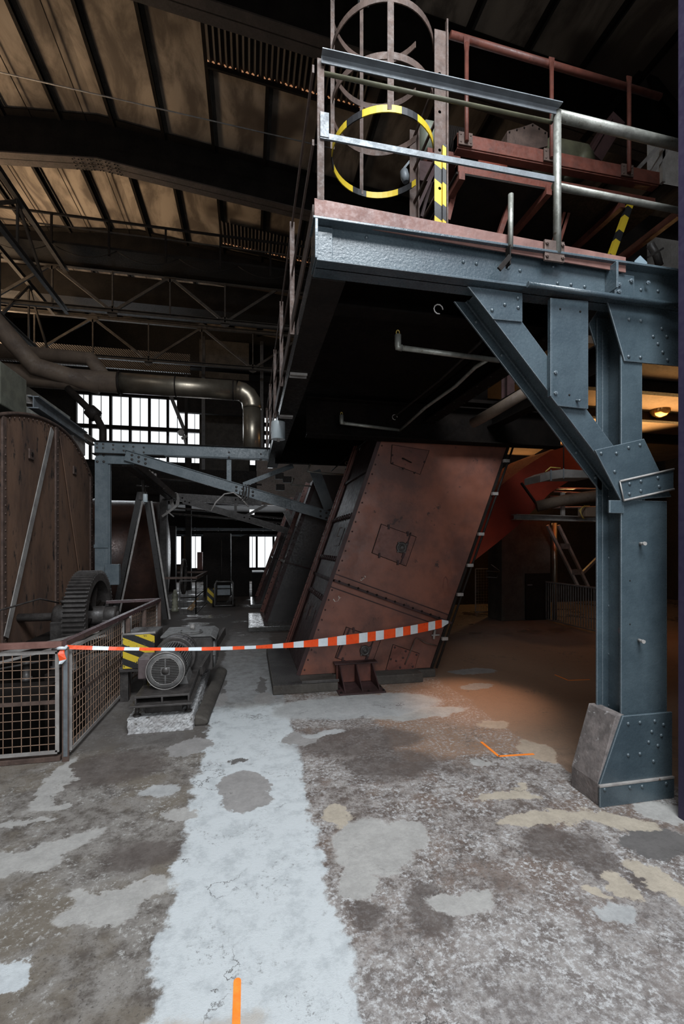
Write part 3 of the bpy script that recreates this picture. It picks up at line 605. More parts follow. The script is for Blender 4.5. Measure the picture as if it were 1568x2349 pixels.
m = M(); m.ib((2.2, 2.7, 3.35), (2.2, 8.8, 3.35), .26, .16); m.build('long_joist', SHADEB, dk); m = M(); m.ib((3.1, 2.7, 3.35), (3.1, 5.4, 3.35), .26, .16); m.build('long_joist', SHADEB, dk)
rrow(dk, [(2.14, 3+.25*i, 3.22) for i in range(22)]+[(2.26, 3+.25*i, 3.22) for i in range(22)], (0, 0, -1), .014, DARK)
for y in (4.2, 4.27, 5.6, 5.67):
    m = M(); m.box(XL+.0, y, 3.27, XL+.16, y+.015, 3.31); m.build('cable_cleat', STEELL, dk)
# front railing
fr = thing('platform_front_railing', 'pale railing along the front of the platform, angle bar left and round pipe right', 'railing', (1.5, 2.56, 3.55))
pA, pB = A(735, 136, 2.56), A(1275, 255, 2.56)
zr = pA.z
m = M(); m.ang((pA.x, 2.54, zr), (pB.x, 2.54, zr-.005), .045, -.045, .006, mi=0); m.build('top_angle_rail', GALV, fr, .001)
m = M(); m.tube((pA.x+.02, 2.60, zr-.035), (pB.x, 2.60, zr-.04), .012, 10); m.build('under_rail', DRUMG, fr)
z2 = A(1560, 322, 2.56).z
m = M(); m.tube((pB.x-.01, 2.57, zr-.02), (3.0, 2.57, z2-.03), .032, 16); m.build('top_pipe_rail', PIPEG, fr)
mA, mB = A(745, 317, 2.56), A(1270, 415, 2.56)
m = M(); m.bar((mA.x-.03, 2.55, mA.z), (mB.x, 2.55, mB.z), .012, .035); m.build('middle_flat_rail', GALV, fr, .001)
m = M(); m.tube((mB.x, 2.57, mB.z-.02), (3.0, 2.57, A(1560, 482, 2.56).z), .02, 14); m.build('middle_pipe_rail', PIPEG, fr)
m = M(); m.bar((pA.x, 2.56, 3.66), (pA.x, 2.56, zr), .04, .012, (0, 1, 0)); m.build('corner_post', RUSTT, fr, .001)
m = M(); m.box(pA.x-.005, 2.54, mA.z-.01, pA.x+.045, 2.555, mA.z+.13); m.build('corner_plate', GALV, fr, .001)
m = M(); m.tube((pB.x, 2.55, A(1275, 583, 2.55).z), (pB.x, 2.55, zr-.02), .024, 16); m.build('pipe_post', PIPEG, fr)
q = A(1273, 576, 2.53); m = M(); m.box(q.x-.07, 2.535, q.z-.06, q.x+.07, 2.55, q.z+.07); m.build('base_bracket', RUSTT, fr, .002)
rivets(fr, [(q.x+a, 2.535, q.z+b) for a in (-.055, .055) for b in (-.035, .045)], (0, -1, 0), .012, RUSTT, 'bolt', True)
m = M(); p0, p1 = A(1170, 570, 2.53), A(1171, 446, 2.53); m.tube(p0, p1, .016, 12)
tag(m.build('stub_post', PIPEG), 'short cut-off pipe stub standing clamped before the toe board', 'post')
# side railing
sr = thing('platform_side_railing', 'dark railing receding along the left side of the platform', 'railing', (XL, 6, 3.55))
xs = XL-.01
for nm, z, hh in (('top_rail', zr-.02, .045), ('middle_rail', mA.z, .035)):
    m = M(); m.bar((xs, 2.6, z), (xs, 9.4, z), .012, hh); m.build(nm, RUSTT, sr)
m = M(); m.bar((xs, 2.6, 3.60), (xs, 9.4, 3.60), .01, .12); m.build('toe_strip', RUSTT, sr)
for y in (3.9, 5.2, 6.5, 7.9, 9.3):
    m = M(); m.bar((xs, y, 3.5), (xs, y, zr), .04, .012, (0, 1, 0)); m.build('post', RUSTT, sr)
# pendant cylinder lamp under the edge
def can_lamp(p, r, h, lab, grp=None):
    o = thing('cylinder_lamp', lab, 'lamp', tuple(p), grp)
    M().lathe(p, (0, 0, 1), [(0, r), (0, r), (h, r), (h+.01, r*.96), (h+.012, .02)], 28).build('lamp_housing', WHITEL, o)
    m = M(); m.tube(V(p)+V((0, 0, -.03)), V(p)+V((0, 0, .03)), r*.2, 10); m.build('lamp_socket', STEELL, o)
    m = M(); m.tube(V(p)+V((0, 0, h)), V(p)+V((0, 0, h+.14)), .008, 8); m.build('stem', DARK, o)
p = D(638, 1008, 5.86); can_lamp(p, .088, .215, 'pale grey cylinder lamp hanging under the left platform edge')
p = D(333, 1152, 9.0); can_lamp(p, .045, .15, 'small pale cylinder lamp hung at the apex of the dark A-frame')
# conduits under the platform
def pipe_run(name, pts, r, mt, lab, cat='pipe', n=10, group=None):
    m = M(); m.path(pts, r, n); return tag(m.build(name, mt), lab, cat, group)
cz = 3.12
a0 = Fz(912, 797, cz); a1 = Fz(1145, 827, cz)
o = thing('spray_pipe', 'galvanised pipe with upturned elbow end, upper of two under the platform', 'pipe', tuple(a0))
M().tube(a0, a1, .019, 14).build('pipe', PIPEG, o); M().path([a0+V((.03, 0, 0)), a0, a0+V((0, 0, .02)), a0+V((0, 0, .09))], .024, 12).build('elbow', PIPEG, o)
M().path([a0+V((.012*math.cos(t/10*6.28), 0, .105+.02*math.sin(t/10*6.28))) for t in range(11)], .004, 6).build('ring', BRASS, o)
b0 = Fz(783, 970, cz); b1 = Fz(917, 987, cz)
o = thing('spray_pipe', 'galvanised pipe with upturned elbow end, lower of two under the platform', 'pipe', tuple(b0))
M().tube(b0, b1, .019, 14).build('pipe', PIPEG, o); M().path([b0+V((.03, 0, 0)), b0, b0+V((0, 0, .02)), b0+V((0, 0, .09))], .024, 12).build('elbow', PIPEG, o)
M().path([b0+V((.012*math.cos(t/10*6.28), 0, .105+.02*math.sin(t/10*6.28))) for t in range(11)], .004, 6).build('ring', BRASS, o)
pipe_run('conduit', [b1, Fz(975, 935, cz), Fz(1045, 885, cz), Fz(1090, 842, cz), Fz(1120, 824, cz)], .016, PIPEG, 'galvanised conduit linking the two spray pipes under the platform')
pipe_run('conduit', [Fz(760, 1080, 3.2), Fz(800, 1045, 3.2), Fz(905, 955, 3.2), Fz(1010, 870, 3.2), Fz(1103, 783, 3.2)], .012, DARK, 'thin dark conduit on clips running back under the platform')
for k, (px, py) in enumerate(((865, 996), (905, 953), (828, 1028), (795, 1060), (1005, 702))):
    p = Fz(px, py, 3.2); m = M(); m.path([p+V((.03*math.cos(t/8*5), .0, .03*math.sin(t/8*5)-.02)) for t in range(9)], .004, 6)
    tag(m.build('pipe_hook', STEELL), ('cable hook where the lower spray pipe meets the dark conduit', 'bright cable hook beside the elbow of the sloping conduit', 'cable hook just above the back edge of the chute top', 'lowest cable hook on the dark conduit, near the gantry', 'lone cable hook close to the front beam of the platform')[k], 'hook', 'cable hooks under the platform')
pipe_run('lagged_pipe', [A(1085, 970, 4.6), A(1130, 945, 4.3), A(1205, 900, 4.0)], .055, DUSTP, 'brown glossy pipe sloping up under the platform behind the brace', n=16)
# ================================================================ LEANING CHUTES
CF = 5.55
bl, brr = A(677, 1572, CF), A(981, 1560, CF); tl, tr = A(870, 1015, CF), A(1166, 1020, CF)
bl.z = brr.z = .12
k_ = (tl-A(680, 1565, CF)); bl = A(680, 1565, CF); bl = bl+k_*((.11-bl.z)/k_.z); k2 = tr-A(980, 1556, CF); brr = A(980, 1556, CF); brr = brr+k2*((.11-brr.z)/k2.z)
tl = bl+k_*((3.26-bl.z)/k_.z); tr = brr+k2*((3.26-brr.z)/k2.z)
ch1 = thing('leaning_chute', 'big rust-red riveted chute leaning right under the platform, nearest of the row', 'chute', (1.4, 6.2, .1))
dp = V((0, 1.5, 0)); m = M()
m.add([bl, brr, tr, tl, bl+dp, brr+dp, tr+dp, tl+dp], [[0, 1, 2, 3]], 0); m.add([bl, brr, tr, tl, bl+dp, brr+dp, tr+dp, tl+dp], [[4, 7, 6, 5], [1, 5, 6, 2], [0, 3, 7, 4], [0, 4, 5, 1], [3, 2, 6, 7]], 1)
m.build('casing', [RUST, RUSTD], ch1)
def on(px, py, e=.006): return A(px, py, CF-e)
def up_(t): return lerp(bl, tl, t)
ax1 = (tl-bl).normalized()
# left edge angles (front lip and back lip)
m = M(); o_ = V((-.012, -.004, 0)); m.bar(bl+o_, tl+o_, .05, .012, (0, 1, 0)); 
m.build('front_edge_angle', RUSTD, ch1, .002)
m = M(); o_ = dp+V((-.03, -.0, 0)); m.bar(bl+o_, tl+o_, .10, .02, (0, 1, 0)); m.bar(bl+o_+V((-.02, -.05, 0)), tl+o_+V((-.02, -.05, 0)), .02, .10, (0, 1, 0)); m.build('back_edge_angle', REDP, ch1, .002)
m = M(); o_ = V((.0, -.012, 0)); m.bar(brr+o_, tr+o_, .035, .02, (0, 1, 0)); m.tube(brr+V((.05, -.05, 0)), tr+V((.05, -.05, 0)), .014, 10); m.build('right_edge_angle', DARK, ch1, .002)
m = M()
for t in (.12, .3, .42, .55, .72, .86): p = lerp(brr, tr, t)+V((.03, -.05, 0)); m.box(p.x-.05, p.y-.02, p.z-.02, p.x+.03, p.y+.02, p.z+.02)
m.build('pipe_clip', STEELL, ch1)
fr_pts = [lerp(bl, tl, (i+.5)/26)+V((.045, -.002, 0)) for i in range(26)]
rivets(ch1, fr_pts, (0, -1, 0), .011, RUSTD)
rrow(ch1, [lerp(bl, tl, (i+.5)/30)+dp+V((-.085, -.01, 0)) for i in range(30)], (0, -1, 0), .011, RUSTD)
# seams
s0, s1 = A(765, 1331, CF), A(1032, 1428, CF)
m = M(); m.bar(s0+V((0, -.03, 0)), s1+V((0, -.03, 0)), .06, .03); m.build('seam_flange', RUSTD, ch1, .003)
rrow(ch1, [lerp(s0, s1, (i+.5)/13)+V((0, -.062, .012)) for i in range(13)], (0, -1, 0), .014, DARK)
for a, b in (((767, 1316), (1030, 1411)), ((758, 1346), (1012, 1437))):
    m = M(); m.bar(on(*a), on(*b), .006, .012); m.build('plate_lap', RUSTD, ch1)
sl = s0+V((-.02, 0, 0)); m = M(); m.bar(sl, sl+dp+V((0, 0, 0)), .05, .04); m.build('side_seam_flange', RUSTD, ch1, .003)
# side panel details on the left face
def sidept(t, y, e=.012): return up_(t)+V((-e*math.cos(.33), y, e*math.sin(.33)))
def sideplate(m, t0, t1, y0, y1, e=.012):
    a = [sidept(t0, y0, 0), sidept(t0, y1, 0), sidept(t1, y1, 0), sidept(t1, y0, 0)]
    return m.prism(a, (-e*math.cos(.33), 0, e*math.sin(.33)))
for t0, t1, y0, y1 in ((.50, .575, .30, .62), (.18, .235, .35, .65), (.17, .23, .85, 1.15)):
    m = M(); sideplate(m, t0, t1, y0, y1, .007); m.build('side_door', RUSTD, ch1, .003)
    m = M(); c = sidept((t0+t1)/2, y0+.05, .03); m.path([c, c+V((-.03, 0, 0)), c+ax1*.12+V((-.03, 0, 0)), c+ax1*.12], .006, 6); m.build('handle', RUSTT, ch1)
for t in (.445, .62, .29, .80):
    m = M()
    if t > .7:
        sideplate(m, t, t+.012, .05, 1.45, .03)
    else:
        for i in range(9): y = .08+.15*i; c = sidept(t, y, .02); m.tube(c-ax1*.03, c+ax1*.04, .016, 7); m.tube(c+V((-.02, 0, 0)), c+V((.0, .1, 0)), .010, 6)
    m.build('toggle_row' if t < .7 else 'side_seam', RUSTD, ch1)
# hatches on the front
def fplate(px, e0, t, mt, nm, par, bev=.002):
    m = M(); m.prism([A(x, y, CF-e0) for x, y in px], (0, -t, 0)); return m.build(nm, mt, par, bev)
def gap_(px):
    cx = sum(p[0] for p in px)/4; cy = sum(p[1] for p in px)/4
    return fplate([(cx+(x-cx)*1.035, cy+(y-cy)*1.035) for x, y in px], 0, .004, DARK, 'hatch_gap', ch1, 0)
def wheel(par, c, r):
    h = fplate_ = M(); h.lathe(c, (0, -1, 0), [(0, r), (.02, r), (.028, r*.85), (.028, r*.62), (.02, r*.58), (.02, r*.45), (.045, r*.4), (.05, r*.2)], 24); o = h.build('valve_hub', IRON, par)
    m = M(); 
    for a in (.6, 2.2, 3.9, 5.3): q = V(c)+V((math.cos(a)*r*1.05, -.01, math.sin(a)*r*1.05)); m.tube(q, q+V((0, -.02, 0)), r*.16, 7)
    m.build('hub_bolt', IRON, o)
HATCHM = pm('hatch_red_oxide', (.175, .062, .042), (.11, .043, .033), 3, .5, 0, .3, 30, (.045, .026, .022), .62, 12)
for i, (px, wc, b0_, b1_, rr, lab) in enumerate((
    ([(874, 1203), (953, 1232), (930, 1298), (853, 1268)], (920, 1256), (942, 1222), (918, 1294), .072, 'upper hatch'),
    ([(794, 1439), (872, 1467), (848, 1533), (769, 1508)], (836, 1492), (858, 1462), (833, 1531), .066, 'lower hatch'))):
    gap_(px); h = fplate(px, .0, .014, HATCHM, 'hatch_door', ch1, .003)
    wheel(h, A(wc[0], wc[1], CF-.015), rr)
    m = M(); m.bar(on(*b0_, .02), on(*b1_, .02), .012, .03, (0, 1, 0)); m.bar(lerp(on(*b0_, .03), on(*b1_, .03), .3), lerp(on(*b0_, .03), on(*b1_, .03), .8), .03, .02, (0, 1, 0)); m.build('latch_bar', RUSTD, h)
    m = M()
    for a, b in ((0, 1), (3, 2)):
        for t in (.2, .75):
            q = lerp(A(*px[a], CF), A(*px[b], CF), t); m.box(q.x-.012, q.y-.03, q.z-.03, q.x+.012, q.y, q.z+.03)
    m.build('hatch_clamp', RUSTD, h, .002)
gap_([(899, 1021), (983, 1034), (962, 1088), (896, 1063)]); h = fplate([(899, 1021), (983, 1034), (962, 1088), (896, 1063)], 0, .012, HATCHM, 'hatch_door', ch1, .003)
m = M(); m.path([on(922, 1052, .01), on(923, 1051, .04), on(941, 1060, .04), on(943, 1061, .01)], .007, 8); m.build('handle', DARK, h)
m = M()
for a in ((899, 1063), (924, 1075), (950, 1085), (972, 1060), (898, 1045)): q = on(*a); m.tube(q, q+V((0, -.03, 0)), .012, 8)
m.build('hatch_clamp', RUSTD, h)
gap_([(901, 1479), (960, 1499), (943, 1556), (884, 1539)]); h = fplate([(901, 1479), (960, 1499), (943, 1556), (884, 1539)], 0, .012, REDP, 'cover_plate', ch1, .003)
rivets(h, [on(x, y, .012) for x, y in ((905, 1485), (930, 1494), (955, 1502), (924, 1509), (908, 1516), (896, 1512), (917, 1531), (888, 1538), (946, 1529), (911, 1547))], (0, -1, 0), .014, RUSTD, 'bolt')
m = M(); m.path([on(928, 1524, .02), on(939, 1500, .03), on(951, 1467, .03), on(955, 1464, .03), on(962, 1466, .03), on(975, 1475, .03), on(1002, 1481, .03)], .008, 8); m.build('hose_pipe', RUSTT, ch1)
m = M(); q = on(994, 1457, .03); m.tube(q+V((0, 0, -.05)), q+V((.02, 0, .07)), .016, 8); m.tube(q+V((-.03, 0, 0)), q+V((.08, 0, 0)), .012, 8); m.build('tap_valve', STEELL, ch1)
fplate([(800, 1440), (803, 1441), (774, 1508), (770, 1507)], .0, .03, RUSTD, 'hinge_bar', ch1)
# chalk marks
def stroke(par, pts, r=.004, nm='chalk_mark'):
    m = M(); m.ribbon([on(x, y, .004) for x, y in pts], (r*2, 0, r*1.2), (0, -.002, 0)); return m.build(nm, CHALK, par)
stroke(ch1, [(826, 1330), (829, 1332), (832, 1327), (829, 1324), (834, 1328), (838, 1324), (836, 1321)])
stroke(ch1, [(764, 1374), (768, 1380), (775, 1378), (778, 1372), (776, 1367)]); stroke(ch1, [(780, 1372), (781, 1370)])
fplate([(1014, 1350), (1017, 1327), (1022, 1321), (1027, 1330), (1029, 1352), (1027, 1352), (1025, 1331), (1021, 1325), (1018, 1330), (1016, 1350)], .001, .002, REDP, 'paint_arrow_mark', ch1, 0)
# plinth of the chute
pl = thing('chute_plinth', 'low dark concrete plinth with checker plate lid under the nearest red chute', 'plinth', (1.3, 6.1, 0))
m = M(); m.box(.27, 5.19, 0, 1.02, 7.1, .105); m.box(1.02, 5.5, 0, 2.36, 7.1, .10); m.box(1.50, 5.32, 0, 2.12, 5.6, .11); m.build('base_block', CONCD, pl, .01)
m = M(); m.box(.28, 5.2, .105, .60, 7.08, .113); m.build('checker_plate_lid', CHECK, pl, .002)
m = M(); m.ang((.60, 5.19, .11), (1.03, 5.19, .11), -.05, .03, .008); m.build('edge_angle', IRON, pl, .002)
fb = thing('chute_foot_bracket', 'dark ribbed steel foot bracket in front of the nearest chute base', 'bracket', (1.27, 5.25, 0))
m = M(); m.box(1.0, 5.02, .0, 1.55, 5.45, .018); m.build('base_plate', RUSTD, fb, .003)
m = M(); m.box(1.02, 5.40, .245, 1.56, 5.53, .262); m.build('top_plate', RUSTD, fb, .003)
m = M(); m.box(1.05, 5.46, .018, 1.52, 5.48, .245); m.build('back_plate', REDP, fb)
for x in (1.08, 1.285, 1.49):
    m = M(); m.prism([(x-.007, 5.46, .018), (x-.007, 5.07, .018), (x-.007, 5.40, .245), (x-.007, 5.46, .245)], (.014, 0, 0)); m.build('rib', RUSTD, fb, .002)
rivets(fb, [(1.03, 5.06, .018), (1.03, 5.2, .018), (1.53, 5.06, .018), (1.53, 5.2, .018), (1.35, 5.06, .018)], (0, 0, 1), .014, DARK, 'bolt', True)
# further chutes
def far_chute(x, y, wid, lab, xp, lab2):
    o = thing('leaning_chute', lab, 'chute', (x, y, .1)); sl_ = .355; hz = 3.1
    P0 = V((x, y, .1)); P1 = V((x+sl_*hz, y, .1+hz)); W = V((wid, 0, 0)); D_ = V((0, 1.4, 0))
    m = M(); vs = [P0, P0+W, P1+W, P1, P0+D_, P0+W+D_, P1+W+D_, P1+D_]
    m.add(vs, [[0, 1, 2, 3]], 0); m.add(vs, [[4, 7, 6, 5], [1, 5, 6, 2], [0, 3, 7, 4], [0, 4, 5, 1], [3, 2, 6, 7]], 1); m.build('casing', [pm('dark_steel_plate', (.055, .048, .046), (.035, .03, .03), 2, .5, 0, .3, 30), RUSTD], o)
    m = M(); m.bar(P0+V((-.02, 0, 0)), P1+V((-.02, 0, 0)), .09, .02, (0, 1, 0)); m.build('front_edge_angle', RUSTD, o)
    m = M(); m.bar(P0+D_+V((-.04, 0, 0)), P1+D_+V((-.04, 0, 0)), .12, .03, (0, 1, 0)); m.build('back_edge_angle', REDP, o)
    q = lerp(P0, P1, .40); m = M(); m.bar(q+V((-.04, -.02, 0)), q+W+V((0, -.02, -.5)), .06, .03); m.build('seam_flange', RUSTD, o)
    m = M(); m.bar(q+V((-.03, 0, 0)), q+D_+V((-.03, 0, 0)), .05, .05); m.build('side_seam_flange', STEELL, o)
    rrow(o, [lerp(P0, P1, (i+.5)/24)+V((-.05, -.012, 0)) for i in range(24)], (0, -1, 0), .014, RUSTD); rrow(o, [lerp(P0, P1, (i+.5)/24)+D_+V((-.08, -.016, 0)) for i in range(24)], (0, -1, 0), .014, RUSTD)
    for t0 in (.15, .42, .65):
        c = lerp(P0, P1, t0); c2 = lerp(P0, P1, t0+.13); e = V((-.018, 0, .006)); m = M(); m.prism([c+D_*.25, c+D_*.75, c2+D_*.75, c2+D_*.25], e); m.build('side_door', RUSTD, o, .003)
    m = M(); m.box(xp, y-.55, 0, x+wid+.2, y+1.3, .10)
    tag(m.build('chute_plinth', pm('wet_concrete_lid', (.10, .095, .09), (.06, .056, .052), 3, .22, 0, .3, 20), bevel=.01), lab2, 'plinth')
far_chute(.36, 9.6, 1.7, 'dark leaning chute just behind the big red one, second of the row', -.01, 'wet low plinth under the second chute, beside the aisle')
far_chute(.30, 13.0, 1.7, 'dark leaning chute at the far end of the row, nearest the low right window', .05, 'wet low plinth under the farthest chute')
# ================================================================ BARRIER TAPE
RZ = .92
t0 = V((-1.40, 3.95, .895)); t1 = A(1028, 1427, CF-.08)
m = M(); n = 72; pts = []; ws = []; mi = []
for i in range(n+1):
    s = i/n; p = lerp(t0, t1, s); p.z -= .13*4*s*(1-s)
    pts.append(p); wd = .032+.075*min(1, max(0, (s-.38)/.25)); 
    if s > .97: wd *= (1-s)/.03*.7+.3
    tw = 1.25*math.sin(s*9)*max(0, 1-s*2.0); ws.append(V((0, math.sin(tw), math.cos(tw)))*wd)
    if i < n: mi.append(int(i//2.25) % 2)
m.ribbon(pts, ws, (0, .0015, 0), mi); 
tp = thing('barrier_tape', 'orange-red and white barrier tape stretched from the fence corner to the chute', 'tape', tuple(t0))
m.build('strip', [TAPER, TAPEW], tp)
m = M(); m.path([t0+V((-.03+.028*math.cos(a), -.01+.035*math.sin(a), .004*math.sin(3*a))) for a in [i*.6283 for i in range(10)]], .013, 8, closed=True); m.build('knot', TAPEW, tp)
m = M(); m.ribbon([t0+V((-.02, -.03, .0)), t0+V((-.025, -.05, -.04)), t0+V((-.012, -.05, -.09)), t0+V((-.03, -.05, -.12))], [V((.02, .0, 0)), V((.045, .01, 0)), V((.05, 0, .01)), V((.02, .01, 0))], (0, .002, 0), [0, 0, 1]); m.build('tail', [TAPER, TAPEW], tp)
# ================================================================ MESH FENCE
WIRE = pm('rusty_wire', (.30, .19, .13), (.20, .125, .085), 9, .7, 0, .2, 30)
def mesh_panel(par, p, q, z0, z1, step=.062, r=.0027, mt=WIRE, fm=RUSTT, mid=True, fr=.028, pf=STEELL):
    p = V(p); q = V(q); L = (q-p).length; d = (q-p)/L; m = M(); n = int(L/step)
    for i in range(n+1):
        a = p+d*(L*i/n); m.bar((a.x, a.y, z0), (a.x, a.y, z1), r*1.6, r*1.6, (0, 1, 0))
    k = int((z1-z0)/step)
    for i in range(k+1):
        z = z0+(z1-z0)*i/k; m.bar((p.x, p.y, z), (q.x, q.y, z), r*1.6, r*1.6)
    m.build('wire_mesh', mt, par)
    m = M()
    for z in (z0, z1): m.bar((p.x, p.y, z), (q.x, q.y, z), .008, fr)
    for a in (p, q): m.bar((a.x, a.y, z0), (a.x, a.y, z1), fr, .008, (0, 1, 0))
    m.build('panel_frame', pf, par)
    if mid:
        m = M(); z = (z0+z1)/2; m.bar((p.x, p.y, z), (q.x, q.y, z), .006, .03); m.build('middle_strip', fm, par)
fa = thing('mesh_fence', 'rusty wire mesh guard fence along the front of the left pit, red top rail', 'fence', (-1.9, 3.95, 0))
mesh_panel(fa, (-2.6, 3.95), (-1.47, 3.95), .075, .86)
m = M(); m.bar((-2.7, 3.945, RZ), (-1.43, 3.945, RZ), .05, .045); m.build('top_rail', KICK, fa, .002)
m = M(); m.bar((-2.7, 3.97, .02), (-1.45, 3.97, .02), .05, .035); m.build('bottom_rail', RUSTT, fa, .002)
m = M(); m.ang((-1.43, 3.93, 0), (-1.43, 3.93, .90), -.05, .05, .006, (0, 1, 0)); m.build('corner_post', RUSTT, fa, .001)
m = M(); m.bar((-1.405, 3.935, .04), (-1.405, 3.935, .875), .03, .012, (0, 1, 0)); m.build('post_strip', GALV, fa, .001)
fb_ = thing('mesh_fence', 'rusty wire mesh guard fence running back along the aisle from the corner post', 'fence', (-1.40, 5, 0))
mesh_panel(fb_, (-1.395, 4.0), (-1.36, 5.42), .06, .865, mt=WIRE)
m = M(); m.bar((-1.43, 3.95, RZ), (-1.245, 6.88, RZ), .05, .045); m.bar((-1.245, 6.88, RZ), (-1.9, 6.72, RZ), .04, .04); m.build('top_rail', pm('plum_rail_paint', (.10, .055, .055), (.06, .035, .036), 6, .35, 0, .3, 40), fb_, .002)
for y, z in ((5.46, .88), (6.1, .88), (6.85, .9)):
    m = M(); m.bar((-1.40+.055*(y-3.95), y, 0), (-1.40+.055*(y-3.95), y, z), .045, .03, (0, 1, 0)); m.build('post', RUSTT, fb_)
fc_ = thing('mesh_fence', 'tall rusty mesh panel set back behind the striped box, left of the aisle', 'fence', (-1.35, 6.5, 0))
mesh_panel(fc_, (-1.42, 6.0), (-1.27, 6.85), .05, .86, step=.05, mid=False)
# pit edge and machine bed
mb = thing('machine_bed', 'dark greasy machine bed with rails behind the left mesh fence', 'machine', (-2.2, 5.6, 0))
m = M(); m.box(-1.98, 5.0, -1.4, -1.80, 8.2, .42); m.box(-2.9, 4.5, -1.4, -2.55, 8.2, .42); m.box(-2.8, 4.5, .3, -1.75, 4.68, .44); m.build('bed_beam', DARK, mb, .01)
m = M(); m.tube((-2.95, 4.4, .50), (-1.7, 5.6, .50), .012, 8); m.box(-1.72, 5.35, -1.4, -1.52, 5.5, .50); m.box(-1.66, 5.55, -1.4, -1.52, 6.4, .40); m.build('bed_bracket', IRON, mb, .004)
for x, y, h in ((-1.95, 5.2, .62), (-2.05, 4.8, .58), (-1.75, 5.1, .60), (-2.3, 4.7, .55)):
    m = M(); m.lathe((x, y, .42), (0, 0, 1), [(0, .05), (.03, .05), (.03, .03), (h-.42, .03), (h-.42, .04), (h-.40, .035)], 10); m.build('bed_bolt', IRON, mb)
m = M(); m.bar((-3.0, 4.5, .55), (-1.85, 6.2, .62), .06, .03); m.bar((-2.8, 4.4, .52), (-1.7, 6.0, .60), .03, .02); m.build('bed_rail', STEELL, mb)
# ---- gear wheel
gw = thing('gear_wheel', 'large dark toothed gear wheel with spokes standing beside the brown casing', 'gear', (-2.12, 6.8, .1))
R = .62; cz_ = .73; cx0, cx1 = -2.26, -2.0
m = M(); nt = 64
prof = []
for i in range(nt):
    for a, r in ((0, R-.045), (.22, R-.04), (.36, R), (.64, R), (.78, R-.04)):
        th = 2*PI*(i+a)/nt; prof.append((math.cos(th)*r, math.sin(th)*r))
inn = [(math.cos(2*PI*(i+j)/nt/1)*0, 0) for i in range(0) for j in range(0)]
N = len(prof); Ri = .48
vs = []; 
for x in (cx0, cx1):
    vs += [(x, 6.8+a, cz_+b) for a, b in prof]
for x in (cx0, cx1):
    vs += [(x, 6.8+math.cos(math.atan2(b, a))*Ri, cz_+math.sin(math.atan2(b, a))*Ri) for a, b in prof]
fs = []
for i in range(N):
    j = (i+1) % N
    fs += [[i, j, N+j, N+i], [2*N+i, 3*N+i, 3*N+j, 2*N+j], [i, 2*N+i, 2*N+j, j], [N+i, N+j, 3*N+j, 3*N+i]]
m.add(vs, fs); m.build('toothed_rim', IRON, gw)
cxm = -2.13
for i in range(6):
    th = 2*PI*i/6+.25; a = V((cxm, 6.8+math.cos(th)*.1, cz_+math.sin(th)*.1)); b = V((cxm, 6.8+math.cos(th)*.5, cz_+math.sin(th)*.5))
    m = M(); m.bar(a, b, .10, .03, (1, 0, 0)); m.bar(a, b, .03, .14, (1, 0, 0)); m.build('spoke', DARK, gw, .004)
m = M(); m.lathe((cx0-.05, 6.8, cz_), (1, 0, 0), [(0, .10), (0, .13), (.38, .13), (.40, .10), (.40, .06), (.52, .06)], 24); m.build('hub', IRON, gw)
m = M(); m.tube((-3.2, 6.8, cz_), (-1.75, 6.8, cz_), .055, 16); tag(m.build('drive_shaft', IRON), 'dark horizontal shaft through the hub of the gear wheel', 'shaft')
def bearing(x, y, lab, s=1.0):
    o = thing('bearing_block', lab, 'bearing', (x, y, .42)); z = cz_
    m = M(); m.lathe((x-.10*s, y, z), (1, 0, 0), [(0, .08), (0, .15*s), (.03, .16*s), (.17*s, .16*s), (.2*s, .15*s), (.2*s, .08)], 20); m.build('housing', IRON, o)
    m = M(); m.box(x-.09*s, y-.22*s, .42, x+.09*s, y+.22*s, z-.04); m.build('pedestal', IRON, o, .012)
    m = M(); m.lathe((x, y, z+.14*s), (0, 0, 1), [(0, .03), (.05, .03), (.05, .045), (.08, .045)], 10); m.build('grease_cup', IRON, o)
bearing(-2.45, 6.8, 'greasy bearing block left of the gear wheel'); bearing(-1.86, 6.8, 'bearing block on the aisle side of the gear wheel', .8)
pipe_run('bent_pipe', [(-2.6, 5.2, .46), (-2.62, 5.22, .9), (-2.60, 5.4, 1.0), (-2.5, 6.2, 1.04), (-2.4, 6.5, .95)], .010, IRON, 'thin bent pipe loop in front of the brown casing')
# ---- brown casing with arched top
cs_ = thing('arched_casing', 'tall brown riveted sheet casing with arched top at the left edge', 'casing', (-3.6, 8, 0))
y0c, y1c = 5.9, 9.75
def arch(y): c = 8.0; rr = 4.9; return 3.6-rr+math.sqrt(max(0, rr*rr-(y-c)**2))-max(0, y-8.2)**2*.14
ys = [y0c+(y1c-y0c)*i/30 for i in range(31)]
m = M(); m.prism([(-3.0, y, arch(y)-.02) for y in ys]+[(-3.0, y1c, 0), (-3.0, y0c, 0)], (-.02, 0, 0)); m.build('front_sheet', RUSTB, cs_)
m = M(); m.prism([(-3.02, y, arch(y)) for y in ys]+[(-3.02, y1c, 0), (-3.02, y0c, 0)], (-1.3, 0, 0)); m.build('shell', DARK, cs_)
m = M(); m.path([(-2.99, y, arch(y)) for y in ys], .025, 6); m.build('arched_rim', RUSTT, cs_)
rrow(cs_, [(-2.985, y, arch(y)-.06) for y in ys[::1]], (1, 0, 0), .014, RUSTT)
for (xa, wd) in ((6, .09), (128, .10), (207, .09)):
    pt = B(xa, 1250, -3.0); y = pt.y; m = M(); m.box(-3.0, y-wd/2, .0, -2.975, y+wd/2, arch(y)-.03); sp_ = m.build('riveted_strip', RUSTT, cs_, .002)
    rrow(sp_, [(-2.975, y+.01, .2+.105*i) for i in range(int((arch(y)-.3)/.105))], (1, 0, 0), .014, RUSTT)
